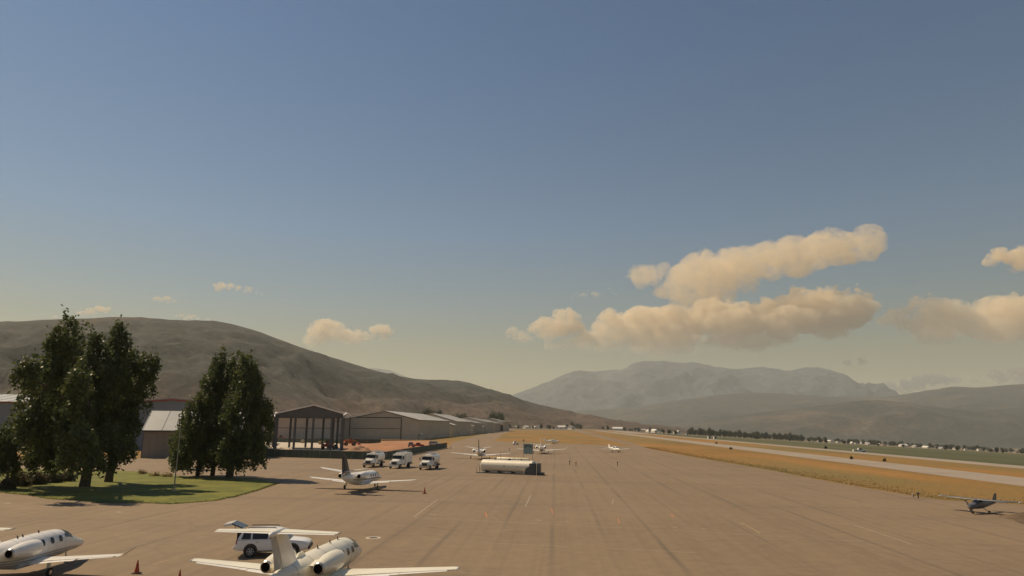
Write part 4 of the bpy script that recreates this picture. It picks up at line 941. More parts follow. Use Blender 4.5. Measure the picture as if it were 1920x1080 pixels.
# ------------------------------------------------------------------ cones, posts, poles, fence
def cone(label, loc, h=0.9):
    r = thing('traffic_cone', label, 'traffic cone', loc, 0, 'traffic cones by wing tips')
    MB().box((0, 0, 0.025), (h * .55, h * .55, .05)).build('base', 'dark_trim', r, bevel=0.01)
    MB().lathe([(.05, h * .2), (h * .55, h * .10), (h, h * .035)], 14, 'Z').build('cone_body', 'cone_orange', r, smooth=True)
    MB().lathe([(h * .55, h * .108), (h * .72, h * .083)], 14, 'Z', caps=False).build('reflective_band', 'red_trim', r)
g = G(796, 926); cone('orange cone at the right wing tip of the dark finned jet', (g.x, g.y, .022), .85)
g = G(256, 1076); cone('orange cone near the upturned wing tip at lower left', (g.x, g.y, .022), .78)
g = G(336, 1089); cone('orange cone cut by the bottom edge of the picture', (g.x, g.y, .022), .6)
def post(label, loc, h, mat, name='marker_post', cat='marker'):
    r = thing(name, label, cat, loc)
    MB().tube([(0, 0, 0), (0, 0, h)], .07, 8).build('stem', mat, r)
    MB().lathe([(h, .14), (h + .18, .16), (h + .3, .06)], 10, 'Z').build('cap', mat, r)
g = G(1722, 935); post('short black marker post on the grass edge at right', (g.x, g.y, 0), .55, 'dark_trim')
g = G(1717, 934); post('short white marker light beside the black post', (g.x - .3, g.y, 0), .3, 'line_white', 'edge_light', 'light')
for i, (px, py) in enumerate(((1068, 872), (1080, 874), (1158, 874), (845, 842), (955, 846))):
    g = G(px, py); post(['small dark post left of centre on the open apron', 'small dark post right beside it nearer the camera', 'lone small dark post on the open apron below the tiny plane', 'small dark post beside the end of the green fence', 'small dark post between the two parked jets'][i], (g.x, g.y, .02), .7, 'dark_trim')

def lamp_pole(label, px, py, top_py, heads, r0=.09):
    g = G(px, py); h = P(px, top_py, g.y).z
    r = thing('light_pole', label, 'pole', (g.x, g.y, 0))
    MB().tube([(0, 0, 0), (0, 0, h)], [r0, r0 * .6], 10).build('pole', 'pole_grey', r, smooth=True)
    MB().lathe([(0, .22), (.25, .2)], 12, 'Z').build('base', 'concrete', r)
    if heads:
        MB().tube([(-.9, 0, h), (.9, 0, h)], .05, 6).build('cross_arm', 'pole_grey', r)
        for sd in (-1, 1): MB().box((sd * .9, -.2, h), (.6, .6, .25)).build('lamp_head', 'steel_grey', r, bevel=0.05)
    else:
        MB().lathe([(h, .10), (h + .08, .13), (h + .16, .03)], 10, 'Z').build('finial', 'pole_grey', r)
    return r
fp = lamp_pole('slim grey flagpole standing on the lawn by the poplars', 326, 921, 797, False)
lamp_pole('lamp post with two heads in front of the hangar row', 806, 826.5, 800, True, .2)

def fence(label, pts, h=2.0, gap=3.0):
    r = thing('screen_fence', label, 'fence', (pts[0].x, pts[0].y, 0.02))
    o = Vector((pts[0].x, pts[0].y, 0)); rnd = random.Random(3)
    for a, b in zip(pts[:-1], pts[1:]):
        n = max(1, int((b - a).length / gap))
        for i in range(n):
            p, q = a + (b - a) * i / n - o, a + (b - a) * (i + 1) / n - o
            d = (q - p).normalized(); nn = Vector((-d.y, d.x, 0)) * .02; sag = rnd.uniform(0, .08); bel = nn * rnd.uniform(-6, 6)
            pp, qq = p + d * .04, q - d * .04; mm = (pp + qq) / 2 + bel
            rings = [[Vector((v.x + s * nn.x, v.y + s * nn.y, z)) for s, z in ((-1, .06 + rnd.uniform(0, .05)), (1, .06), (1, h - sg_), (-1, h - sg_))] for v, sg_ in ((pp, 0.02), (mm, sag), (qq, 0.02))]
            MB().loft(rings).build('screen_panel', 'fence_green', r)
            MB().tube([(p.x, p.y, 0), (p.x, p.y, h + .06)], .035, 6).build('post', 'pole_grey', r)
        m = MB().tube([a - o + Vector((0, 0, h + .03)), b - o + Vector((0, 0, h + .03))], .025, 5).build('top_rail', 'pole_grey', r)
fence('dark green screened fence along the construction lot and apron', [G(470, 856), G(560, 858.5), G(680, 862), G(724, 862.5), G(780, 851), G(838, 840)], 2.05)
fence('green screened fence at the back of the construction lot', [G(500, 829), G(636, 831.5), G(714, 832)], 2.0, 5.0)

# ------------------------------------------------------------------ buildings
def wall_quad_panel(m, a, b, z0, z1): m.add([(a.x, a.y, z0), (b.x, b.y, z0), (b.x, b.y, z1), (a.x, a.y, z1)], [(0, 1, 2, 3)])
def hangar(label, origin, rz, W, Ln, eave, ridge, wall='beige_wall', roof='roof_white', trim='trim_dark', door=None, name='hangar', off=0.5, over=.4, doors_mat='beige_door', group=None, ribs=True, gable_trim=None, side_door=None):
    """front gable on local y=0 from x=0..W, runs back along +Y for Ln; off: ridge place as a share of W"""
    r = thing(name, label, 'building', origin, rz, group)
    rx = W * off
    prof = [(0, 0), (W, 0), (W, eave), (rx, ridge), (0, eave)]
    MB().loft([[(x, 0, z) for x, z in prof], [(x, Ln, z) for x, z in prof]]).build('wall', wall, r)
    for sd, (xa, xb) in ((0, (rx, -over)), (1, (rx, W + over))):
        sl = (ridge - eave) / (rx if sd == 0 else W - rx)
        zb = eave - sl * over; t = .22
        f = MB().loft([[(xa, y, ridge + .02), (xb, y, zb + .02), (xb, y, zb + .02 + t), (xa, y, ridge + .02 + t)] for y in (-over, Ln + over)]).build('roof', roof, r)
        MB().loft([[(xa, y, ridge - .35), (xb, y, zb - .35), (xb, y, zb + .01), (xa, y, ridge + .01)] for y in (-over, -over + .08)]).build('fascia', gable_trim or trim, f)
        # standing seams run down the slope
        m = MB(); n = max(3, int(Ln / 4)); a_, b_ = Vector((xa, 0, ridge + .24)), Vector((xb, 0, zb + .24))
        for i in range(n + 1):
            y = -over + (Ln + 2 * over) * i / n
            m.loft([[(p.x, y - .05, p.z), (p.x, y + .05, p.z), (p.x, y + .05, p.z + .09), (p.x, y - .05, p.z + .09)] for p in (a_, b_)])
        m.build('roof_seams', roof, f)['kind'] = 'stuff'
        MB().box(((-over - .1) if sd == 0 else W + over + .1, Ln / 2, zb + .05), (.22, Ln + 2 * over, .3)).build('gutter', trim, f)
    if ribs:
        m = MB()
        n = int(Ln / 1.5)
        for i in range(n + 1):
            for x in (-.03, W + .03): m.box((x, Ln * i / n, eave / 2), (.06, .12, eave - .1))
        m.build('wall_ribs', wall, r)['kind'] = 'stuff'
    if door:
        x0, x1, zt = door
        d = MB().box(((x0 + x1) / 2, -.10, zt / 2), (x1 - x0, .2, zt)).build('door', doors_mat, r)
        for zz, hh in ((zt + .2, .5), (zt * .5, .3)):
            MB().box(((x0 + x1) / 2, -.24, zz), (x1 - x0 + .4, .1, hh)).build('rail', trim, d)
        for xx in (x0 - .1, x1 + .1): MB().box((xx, -.22, zt / 2), (.5, .12, zt)).build('jamb', trim, d)
        m = MB(); n = max(2, int((x1 - x0) / 1.6))
        for i in range(1, n): m.box((x0 + (x1 - x0) * i / n, -.215, zt / 2), (.05, .03, zt - .3))
        m.build('panel_ribs', doors_mat, d)['kind'] = 'stuff'
    if side_door:
        for y in side_door:
            MB().box((W + .05, y, 1.25), (.12, 1.5, 2.5)).build('side_door', 'trim_dark', r)
    return r
# hangar row along the taxi lane; front gables face the camera, ridges run with the runway
ROT = -RWA
def row_hangar(label, D0, D1, Lr, W, eave, ridge, **kw):
    p = rw(D0, Lr - W); return hangar(label, (p.x, p.y, 0), ROT, W, D1 - D0, eave, ridge, **kw)
c1 = G(784, 824.5); D1, L1 = to_rw(c1)
_, Lleft = to_rw(P(641, 824, c1.y)); Wm = L1 - Lleft
s1 = c1.y / F
row_hangar('large beige hangar with wide two panel door behind the lot', D1, D1 + 120, L1, Wm, 35.5 * s1, 51 * s1, door=(0.08 * Wm, 0.765 * Wm, 38.5 * s1), off=.54, side_door=(12, 60))
w2 = MB()
o = hangar('low beige lean-to against the right of the large hangar', (rw(D1 + .3, L1 + .3).x, rw(D1 + .3, L1 + .3).y, 0), ROT, 1.2, 6, 3.0, 3.4, ribs=False, name='shed')
specs = [('second beige hangar in the row along the taxi lane', 150, 250, 1.0, 42, 11.5, 17.5), ('third beige hangar in the row along the taxi lane', 275, 340, 2.0, 40, 10.5, 15), ('fourth beige hangar in the row along the taxi lane', 365, 450, 3.5, 44, 12, 17), ('fifth beige hangar in the row, partly behind the others', 480, 560, 4.0, 40, 11, 16),
         ('last beige hangar in the row with white sign box', 600, 700, 6.5, 46, 14, 18.5)]
for i, (lab, d0, d1, dl, W, e, rg) in enumerate(specs):
    h = row_hangar(lab, D1 + d0, D1 + d1, L1 + dl, W, e, rg, door=(W * .2, W * .8, e * .8), wall='beige_wall' if i % 2 == 0 else 'beige_wall_dark', side_door=(15,))
    if i == 4:
        MB().box((W * .86, -.6, e * .95), (9, .6, 4.2)).build('sign_box', 'house_white', h, bevel=0.05)
        MB().box((W * .86, -.35, e * .33), (9, .4, e * .62)).build('dark_doorway', 'black_hole', h)
for i, (d0, W, e) in enumerate(((128, 13, 8.5), (256, 12, 7.5), (345, 12, 7))):
    row_hangar(['low beige annexe between the first and second row hangars', 'low beige annexe between the second and third row hangars', 'low beige annexe between the third and fourth row hangars'][i], D1 + d0, D1 + d0 + 16, L1 + 1.5, W, e, e + 2.2, roof='roof_white')

# open steel frame hangar under construction
def steel_frame():
    fr, fl = G(640, 845.5), G(516, 844)
    ax = (fr - fl); W = ax.length; rz = math.atan2(ax.y, ax.x)
    s = fr.y / F; ev, rg = 66 * s, 81 * s; beam = 58.5 * s; dep = 26.0
    r = thing('open_hangar_frame', 'open grey steel hangar frame under construction with gabled roof', 'building', (fl.x, fl.y, 0.09), rz)
    rx = W * .54; shear = -0.42
    def pt(x, y, z): return (x + shear * y, y, z)
    for y in (0, dep / 2, dep):
        for x in ((0, .275 * W, .55 * W, .83 * W, W) if y != dep / 2 else (0, W)):
            w = 1.05 if (x == W and y == 0) else .62
            m = MB()
            for a, b2 in (((-w / 2, w / 2), (-.3, -.24)), ((-w / 2, w / 2), (.24, .3)), ((-.06, .06), (-.24, .24))):
                p = pt(x, y, 0)
                m.box((p[0] + (a[0] + a[1]) / 2, p[1] + (b2[0] + b2[1]) / 2, beam / 2), (a[1] - a[0], b2[1] - b2[0], beam))
            m.build('column', 'steel_grey', r)
    for y in (0, dep):
        prof = [(0, beam), (W, beam), (W, ev), (rx, rg), (0, ev)]
        gb = MB().loft([[pt(x, y + dy, z) for x, z in prof] for dy in (-.15, .15)]).build('gable_panel', 'steel_grey', r)
        m = MB(); n = 30
        for i in range(1, n):
            x = W * i / n; zt = ev + (rg - ev) * (x / rx if x < rx else (W - x) / (W - rx)); p = pt(x, y - .18, 0)
            m.box((p[0], p[1], (beam + zt) / 2), (.07, .06, zt - beam - .1))
        m.build('sheet_ribs', 'steel_grey', gb)['kind'] = 'stuff'
    for xa, xb in ((rx, -.4), (rx, W + .4)):
        sl = (rg - ev) / (rx if xb < 0 else W - rx); zb = ev - sl * .4
        f = MB().loft([[pt(xa, y, rg + .05), pt(xb, y, zb + .05), pt(xb, y, zb + .3), pt(xa, y, rg + .3)] for y in (-.6, dep + .6)]).build('roof', 'roof_grey', r)
        MB().loft([[pt(xa, y, rg - .1), pt(xb, y, zb - .1), pt(xb, y, zb + .32), pt(xa, y, rg + .32)] for y in (-.75, -.62)]).build('rake_trim', 'roof_white', f)
    for x in (0, W):
        for z in (beam * .45, beam * .9):
            MB().loft([[pt(x - .1, y, z - .12), pt(x + .1, y, z - .12), pt(x + .1, y, z + .12), pt(x - .1, y, z + .12)] for y in (0, dep)]).build('girt', 'steel_grey', r)
    for z in (beam * .30, beam * .66):
        MB().loft([[pt(x, dep - .1, z - .1), pt(x, dep + .1, z - .1), pt(x, dep + .1, z + .1), pt(x, dep - .1, z + .1)] for x in (0, W)]).build('girt', 'steel_grey', r)
    for i in range(7):
        t = (i + .5) / 7
        for sgn in (0, 1):
            x = rx * t if sgn == 0 else rx + (W - rx) * t; zz = ev + (rg - ev) * (t if sgn == 0 else 1 - t) - .15
            MB().loft([[pt(x - .06, y, zz - .12), pt(x + .06, y, zz - .12), pt(x + .06, y, zz + .1), pt(x - .06, y, zz + .1)] for y in (.2, dep - .2)]).build('purlin', 'steel_grey', r)
    return r
steel_frame()
g = G(604, 838); 
def crate(label, loc, sz, mat, rz=0.2):
    r = thing('material_crate', label, 'crate', loc, rz)
    MB().box((0, 0, sz[2] / 2 + .12), sz).build('crate_box', mat, r, bevel=0.03)
    for k in (-.35, .35): MB().box((0, k * sz[1], .06), (sz[0], .15, .12)).build('skid', 'crate_wood', r)
    for k in (-.4, 0, .4): MB().box((k * sz[0], -sz[1] / 2 - .03, sz[2] / 2 + .12), (.14, .05, sz[2])).build('batten', 'crate_wood', r)
g = G(602, 833.5); crate('tan crate on the slab inside the steel frame', (g.x, g.y, .09), (2.2, 1.6, 1.2), 'crate_wood')
g = G(567, 831); crate('pale crate on the slab in the middle of the steel frame', (g.x, g.y, .09), (1.4, 1.2, 1.4), 'concrete')
g = G(609, 844); crate('white bundle near the nearest steel column', (g.x + 1.5, g.y - 1.2, .09), (1.0, .8, .7), 'line_white')
def mound(label, c, rx_, ry_, h, mat, name='soil_mound', seed=0):
    n, mm = 28, 10; vs, fs = [(0, 0, h)], []
    for i in range(1, mm + 1):
        t = i / mm
        for j in range(n):
            a = 2 * math.pi * j / n; k = 1 + .25 * mnoise.noise(Vector((math.cos(a) * 1.5, math.sin(a) * 1.5, seed)))
            z = h * (1 - t ** 1.3) * (1 + .5 * mnoise.noise(Vector((t * 3 * math.cos(a), t * 3 * math.sin(a), seed + 4))))
            vs.append((rx_ * t * k * math.cos(a), ry_ * t * k * math.sin(a), z if i < mm else -.1))
    for j in range(n): fs.append((0, 1 + j, 1 + (j + 1) % n))
    for i in range(mm - 1):
        for j in range(n):
            a, b = 1 + i * n + j, 1 + i * n + (j + 1) % n; fs.append((a, a + n, b + n, b))
    o = MB().add(vs, fs).build(name, mat, smooth=True); o.location = (c.x, c.y, 0.02)
    return tag(o, label, 'soil mound')
mound('brown soil mound beside the orange loader', G(672, 851), 6.5, 4, 2.2, 'mound_soil')
mound('low orange soil heap in the middle of the construction lot', G(722, 842), 12, 7, 1.6, 'soil', seed=3)
mound('long reddish soil heap at the back of the lot', G(735, 835), 16, 6, 1.3, 'soil', seed=8)
mound('low dark earth heap at the right edge of the apron', G(1930, 972), 3.0, 2.2, .5, 'bare_earth', seed=12)

a, b = P(420, 800, 400), P(636, 800, 400); ev = P(560, 783, 400).z
hangar('long beige hangar wall seen through the open steel frame', (b.x, b.y, 0), R(90), 34, (b - a).length, ev, ev + 3, wall='beige_wall', name='hangar')
g = G(967, 834)
tg_ = thing('baggage_tug', 'small white tug beside the winglet jet', 'vehicle', (g.x, g.y, .022), heading(70))
MB().box((0, 0, .65), (1.3, 2.6, .6)).build('body', 'truck_white', tg_, bevel=.06)
MB().box((0, -.6, 1.3), (1.1, 1.0, .8), taper=(.85, .8)).build('cab', 'truck_white', tg_, bevel=.05)
for sd in (-1, 1):
    MB().box((sd * .53, -.6, 1.4), (.06, .7, .4)).build('side_window', 'window_glass', tg_)
    for yy in (-.9, .9): wheel(tg_, (sd * .62, yy, .3), .3, .2)
# left hangars behind the poplars
def face_building(label, pl, pr, Yl, Yr, **kw):
    a, b = P(pl, 800, Yl), P(pr, 800, Yr); a.z = b.z = 0
    return a, b, math.atan2((b - a).y, (b - a).x), (b - a).length
# big hangar with red trim, eave side facing the camera
def eave_hangar(label, pl, pr, Yf, eave_py, ridge_py, depth, wall, roof, trim, name='hangar'):
    a, b = P(pl, 800, Yf), P(pr, 800, Yf); ev = P((pl + pr) / 2, eave_py, Yf).z; rg = P((pl + pr) / 2, ridge_py, Yf + depth / 2).z
    # local x runs back from camera: rotate so that the gable is on the left end
    return hangar(label, (b.x, b.y, 0), R(90), depth, (b - a).length, ev, rg, wall=wall, roof=roof, trim=trim, name=name)
eave_hangar('blue grey hangar with dark red eave at the left edge', -120, 190, 215, 754, 741, 30, 'blue_wall', 'roof_grey', 'red_trim')
a, b = P(205, 800, 222), P(432, 800, 222); ev, rg = P(330, 758, 222).z, P(330, 748.5, 222).z
hangar('blue grey gabled hangar with red roof trim between the poplars', (a.x, a.y, 0), 0.0, b.x - a.x, 30, ev, rg, wall='blue_wall', roof='roof_grey', trim='red_trim', gable_trim='red_trim')
# lower building with tan wall, navy gable end turned to the left
cL = P(266, 848, 175); cL.z = 0
ev = P(266, 806, 175).z; 
rot = R(28)
o = hangar('tan workshop with pale metal roof and navy gable between poplars', (cL.x + 26 * math.cos(R(12)), cL.y + 26 * math.sin(R(12)), 0), R(102), 12, 26, ev, ev + 4.6, wall='tan_wall', roof='roof_grey', trim='trim_dark', name='workshop')
MB().loft([[(-.1, 26.06, .05), (12.1, 26.06, .05), (12.1, 26.06, ev), (6, 26.06, ev + 4.6), (-.1, 26.06, ev)], [(-.1, 26.16, .05), (12.1, 26.16, .05), (12.1, 26.16, ev), (6, 26.16, ev + 4.6), (-.1, 26.16, ev)]]).build('gable_cladding', 'navy_wall', o)

# ------------------------------------------------------------------ trees
def leaf_cloud(rnd, lobes, n_clump, leaves, size, up=0.5, core=0.35):
    """leaf-sized faces gathered in clumps through the lobes; lobes: (x,y,z,rx,ry,rz)"""
    vols = np.array([l[3] * l[4] * l[5] for l in lobes]) ** .75; vols = vols / vols.sum()
    rng = np.random.default_rng(rnd.randint(0, 10 ** 6))
    V, Fc = [], []
    which = rng.choice(len(lobes), n_clump, p=vols)
    cs = []
    for w in which:
        l = lobes[w]; d = rng.normal(size=3); d /= np.linalg.norm(d); rr = (core + (1 - core) * rng.random() ** .6)
        rr *= 1 + 0.10 * rng.normal()
        # taper lobes toward the top
        p = d * rr; tp = 1 - 0.35 * max(0, p[2])
        cs.append((l[0] + p[0] * l[3] * tp, l[1] + p[1] * l[4] * tp, l[2] + p[2] * l[5]))
    cs = np.array(cs)
    C = np.repeat(cs, leaves, axis=0); n = len(C)
    off = rng.normal(size=(n, 3)) * np.array([.40, .40, .85]) * size * 2.6
    C = C + off
    a = rng.normal(size=(n, 3)); a[:, 2] += up; a /= np.linalg.norm(a, axis=1)[:, None]
    b = rng.normal(size=(n, 3)); b -= (b * a).sum(1)[:, None] * a; b /= np.linalg.norm(b, axis=1)[:, None]
    s = size * (0.6 + 0.8 * rng.random((n, 1)))
    q = np.stack([C - a * s, C + b * s * .55, C + a * s, C - b * s * .55], axis=1).reshape(-1, 3)
    return q
def quads_object(name, q, mat, parent):
    n = len(q) // 4
    me = bpy.data.meshes.new(name)
    me.vertices.add(n * 4); me.vertices.foreach_set('co', q.astype(np.float32).ravel())
    me.loops.add(n * 4); me.loops.foreach_set('vertex_index', np.arange(n * 4, dtype=np.int32))
    me.polygons.add(n); me.polygons.foreach_set('loop_start', np.arange(0, n * 4, 4, dtype=np.int32))
    me.update(calc_edges=True); me.validate()
    me.materials.append(MATS[mat]); o = bpy.data.objects.new(name, me); COL.objects.link(o)
    if parent: o.parent = parent
    return o
def tree(name, label, base, lobes_px, trunk_r, n_clump, leaves=34, size=.26, mat='poplar_leaf', seed=1, group=None, trunk_top=.75, cat='tree', fwd=0.0):
    """lobes given as picture outline (px, py, rx px, rz px) at the tree's own distance, with real depth"""
    rnd = random.Random(seed)
    r = thing(name, label, cat, (base.x, base.y, 0), 0, group)
    s = base.y / F; lobes = []
    for (px, py, ax, az) in lobes_px:
        d = ax * s * rnd.uniform(-.5, .5) - fwd * rnd.random()  # fwd pulls crown lobes toward the camera to enlarge the lawn shadow
        p = P(px, py, base.y + d); k = (base.y + d) / F
        lobes.append((p.x - base.x, d, p.z, ax * k, ax * k, az * k))
    zmax = max(l[2] + l[5] for l in lobes)
    MB().tube([(0, 0, -.1), (trunk_r * .3, 0, zmax * .12), (-trunk_r * .4, .1, zmax * .3), (trunk_r * .2, 0, zmax * .5), (0, 0, zmax * trunk_top)], [trunk_r * 1.25, trunk_r, trunk_r * .85, trunk_r * .6, trunk_r * .2], 10).build('trunk', 'bark', r, smooth=True)
    for l in lobes:
        z0 = min(zmax * .42, max(zmax * .14, l[2] - l[5] * .9))
        MB().tube([(0, 0, z0), (l[0] * .55, l[1] * .55, z0 + (l[2] - z0) * .55), (l[0], l[1], l[2]), (l[0], l[1], l[2] + l[5] * .7)], [trunk_r * .5, trunk_r * .36, trunk_r * .22, .03], 7).build('limb', 'bark', r, smooth=True)
    quads_object('crown', leaf_cloud(rnd, lobes, n_clump, leaves, size), mat, r)
    return r
tree('poplar_tree', 'tall broad poplar at far left with twin upright tops', G(158, 913), [(124, 640, 24, 52), (96, 690, 26, 60), (140, 680, 24, 70), (55, 705, 26, 38), (78, 750, 40, 60), (130, 770, 45, 70), (60, 800, 34, 42), (110, 838, 52, 44), (150, 725, 22, 60), (148, 845, 40, 42), (70, 842, 34, 40)], .6, 880, 32, .24, seed=3, fwd=17)
tree('poplar_tree', 'tall poplar with pointed top and leaning right bough', G(203, 904), [(222, 645, 20, 52), (175, 660, 14, 46), (205, 700, 32, 60), (240, 700, 24, 50), (276, 690, 20, 34), (258, 735, 28, 40), (215, 770, 40, 62), (180, 770, 28, 60), (240, 800, 22, 36), (205, 838, 42, 40)], .5, 800, 32, .24, seed=5, fwd=12)
tree('poplar_tree', 'slender poplar, leftmost trunk of the right clump', G(370, 893), [(392, 745, 20, 56), (372, 790, 28, 52), (350, 830, 30, 40), (385, 850, 32, 32), (340, 858, 20, 22), (405, 700, 14, 30)], .3, 430, 32, .23, seed=8, fwd=3)
tree('poplar_tree', 'poplar with middle trunk in the right clump', G(398, 893), [(418, 705, 24, 46), (410, 770, 30, 50), (400, 835, 38, 42), (425, 835, 30, 44)], .32, 380, 32, .23, seed=10, fwd=3)
tree('poplar_tree', 'tallest poplar of the right clump with thickest trunk', G(430, 895), [(462, 712, 28, 50), (440, 700, 18, 34), (478, 745, 22, 50), (455, 780, 40, 60), (490, 800, 24, 46), (500, 770, 16, 24), (470, 842, 36, 38), (430, 850, 30, 30)], .52, 650, 32, .23, seed=12, fwd=4)
tree('young_tree', 'small leafy tree cut by the left picture edge', G(10, 918), [(5, 840, 22, 36), (22, 820, 14, 30), (-15, 850, 24, 40), (18, 870, 20, 24)], .16, 260, 30, .2, seed=15)
tree('conifer_tree', 'dark narrow tree partly hidden behind the right poplars', G(352, 880), [(345, 800, 10, 30), (338, 835, 16, 34), (342, 862, 20, 20)], .2, 150, 30, .26, seed=18)
for i, (px, py, ax, az, lab) in enumerate(((35, 912, 24, 20, 'grey brown shrub nearest the left picture edge'), (70, 908, 22, 18, 'second grey brown shrub from the left edge'), (100, 905, 20, 13, 'low shrub between the brown shrubs and the big trunk'), (128, 903, 16, 12, 'small shrub right beside the big poplar trunk'), (15, 918, 16, 16, 'dark low shrub at the lawn corner on the left'))):
    g = G(px, py)
    tree('shrub', lab, g, [(px, py - az * .6, ax * .6, az * .5), (px - ax * .5, py - az * .4, ax * .4, az * .4), (px + ax * .5, py - az * .4, ax * .4, az * .35)], .05, 90, 26, .14, 'shrub_leaf', 30 + i, None, .5, 'shrub')
g = G(275, 893)
for i, (px, py, lab) in enumerate(((265, 889, 'low dry plant at the left of the bare lawn patch'), (290, 893, 'low dry plant in the middle of the bare lawn patch'), (312, 895, 'low dry plant beside the flagpole'))):
    tree('dry_plant', lab, G(px, py), [(px, py - 2, 9, 3), (px + 6, py - 1.5, 6, 2)], .03, 22, 20, .1, 'dry_grass_blade', 50 + i, None, .5, 'plant')

# far trees: a few shared crowns copied along the valley
far_protos = []
for k in range(4):
    rnd = random.Random(100 + k)
    r = thing('valley_tree', 'dark tree', 'tree')
    lob = [(rnd.uniform(-1.5, 1.5), rnd.uniform(-1.5, 1.5), rnd.uniform(4.0, 9.0), rnd.uniform(2.0, 3.2), rnd.uniform(2.0, 3.2), rnd.uniform(2.5, 4.0)) for _ in range(6)]
    quads_object('crown', leaf_cloud(rnd, lob, 150, 14, .55), 'far_leaf', r)
    MB().tube([(0, 0, -.3), (0, 0, 4), (.2, 0, 8)], [.45, .35, .1], 6).build('trunk', 'bark', r)
    far_protos.append(r)
used = [0]
def far_tree(px, Y, h, label, group, w=1.0):
    k = random.randrange(4); src = far_protos[k]
    o = copy_tree(src); x = P(px, 800, Y).x
    o.location = (x, Y, zground(x, Y)); s = h / 12.0
    o.scale = (s * w, s * w, s); o.rotation_euler = (0, 0, random.uniform(0, 6.28))
    tag(o, label, 'tree', group)
hk = 0
for px, Y, h in ((757, 700, 19), (770, 760, 22), (783, 720, 20), (800, 800, 26), (806, 820, 24), (822, 800, 22), (836, 900, 20), (845, 880, 18), (862, 950, 24), (870, 980, 24), (884, 1000, 20), (898, 1050, 18), (905, 1080, 17)):
    ORD = ['first', 'second', 'third', 'fourth', 'fifth', 'sixth', 'seventh', 'eighth', 'ninth', 'tenth', 'eleventh', 'twelfth', 'thirteenth']
    far_tree(px, Y, h, ORD[hk] + ' dark tree from the left above the hangar row roofs', 'trees behind the hangar row', 1.1); hk += 1
for px, Y, h in ((919, 1150, 26), (924, 1160, 28), (929, 1150, 27), (934, 1170, 27), (939, 1160, 26), (926, 1200, 28)):
    far_tree(px, Y, h, 'tall tree in the dense clump past the last hangar', 'tree clump past the hangars', .75)
rr = random.Random(5)
for i in range(34):
    far_tree(945 + rr.random() * 150, 1700 + rr.random() * 900, rr.uniform(8, 17), 'small dark tree among the town houses at the runway end', 'trees in the distant town', 1.2)
for i in range(46):
    far_tree(1110 + rr.random() * 150, 1900 + rr.random() * 900, rr.uniform(8, 14), 'small dark tree along the valley floor below the far mountain', 'trees along the far valley floor', 1.3)
for i in range(75):
    px = 1290 + i * 2.9 + rr.uniform(-2, 2); far_tree(px, 1750 + rr.uniform(-60, 60), rr.uniform(11, 18), 'dark tree in the long windbreak right of the runway', 'windbreak trees right of the runway', .95)
for i in range(120):
    px = 1490 + rr.random() * 470; far_tree(px, 1900 + rr.random() * 900, rr.uniform(9, 16), 'dark tree among the scattered houses in the right valley', 'trees in the right valley', 1.3)
for i in range(26):
    px = 1230 + rr.random() * 690; far_tree(px, 1250 + rr.random() * 300, rr.uniform(5, 9), 'small tree standing out in the green pasture', 'pasture trees', 1.3)
for p_ in far_protos:
    for c in list(p_.children): bpy.data.objects.remove(c)
    bpy.data.objects.remove(p_)

# ------------------------------------------------------------------ distant houses and sheds
def house_proto(wall, W, Dp, H, roofm):
    r = thing('house', 'house', 'house')
    MB().loft([[(-W / 2, y, 0), (W / 2, y, 0), (W / 2, y, H), (0, y, H + W * .28), (-W / 2, y, H)] for y in (-Dp / 2, Dp / 2)]).build('wall', wall, r)
    for sd in (-1, 1):
        MB().loft([[(0, y, H + W * .28 + .1), (sd * (W / 2 + .5), y, H - .2), (sd * (W / 2 + .5), y, H + .15), (0, y, H + W * .28 + .45)] for y in (-Dp / 2 - .5, Dp / 2 + .5)]).build('roof', roofm, r)
    for k in (-.25, .25):
        MB().box((k * W, -Dp / 2 - .03, H * .55), (W * .18, .1, H * .3)).build('window', 'window_glass', r)
    MB().box((0, -Dp / 2 - .03, 1.1), (1.1, .1, 2.2)).build('door', 'trim_dark', r)
    return r
protos = [house_proto('house_white', 11, 14, 5.0, 'house_white'), house_proto('house_white', 10, 12, 5.5, 'house_roof'), house_proto('house_tan', 12, 15, 5.0, 'house_roof'), house_proto('house_white', 16, 30, 5.5, 'roof_white')]
def far_house(px, Y, kind, rz, label, group, s=1.0):
    o = copy_tree(protos[kind]); x = P(px, 800, Y).x
    o.location = (x, Y, zground(x, Y) - .2); o.rotation_euler = (0, 0, rz); o.scale = (s, s, s); tag(o, label, 'house', group)
for px, Y in ((958, 2150), (968, 2000), (986, 1950), (992, 2100), (1001, 1900), (1009, 2050), (1017, 2200), (1046, 1850), (1051, 1900), (1057, 2000), (1064, 2050), (1071, 1700)):
    far_house(px, Y, rr.choice((0, 0, 1, 1)), rr.uniform(0, 3), 'small pale house in the town at the end of the runway', 'houses in the distant town', rr.uniform(.8, 1.25))
for px, Y in ((1128, 2300), (1136, 2200), (1150, 2250), (1158, 2200), (1176, 2400), (1196, 2200), (1206, 2300), (1217, 2000), (1227, 1950), (1236, 1900), (1243, 2000), (1266, 2000), (1270, 2050)):
    far_house(px, Y, rr.choice((0, 0, 1, 3)), rr.uniform(0, 3), 'small pale building on the valley floor below the far mountain', 'buildings on the far valley floor', rr.uniform(.7, 1.2))
for px, Y in ((1520, 1750), (1533, 1750), (1552, 1800), (1559, 1780), (1568, 1760), (1582, 1800), (1592, 1750), (1602, 1750), (1624, 1800), (1645, 1750), (1652, 1700), (1690, 1800), (1710, 1800), (1732, 1700), (1752, 1900), (1760, 1800), (1786, 1800), (1806, 1750), (1831, 1800), (1853, 1700), (1871, 1800), (1898, 1800)):
    far_house(px, Y, rr.choice((0, 1, 1, 2, 3)), rr.uniform(0, 3), 'small house scattered along the right valley behind green pasture', 'houses in the right valley', rr.uniform(.5, .85))
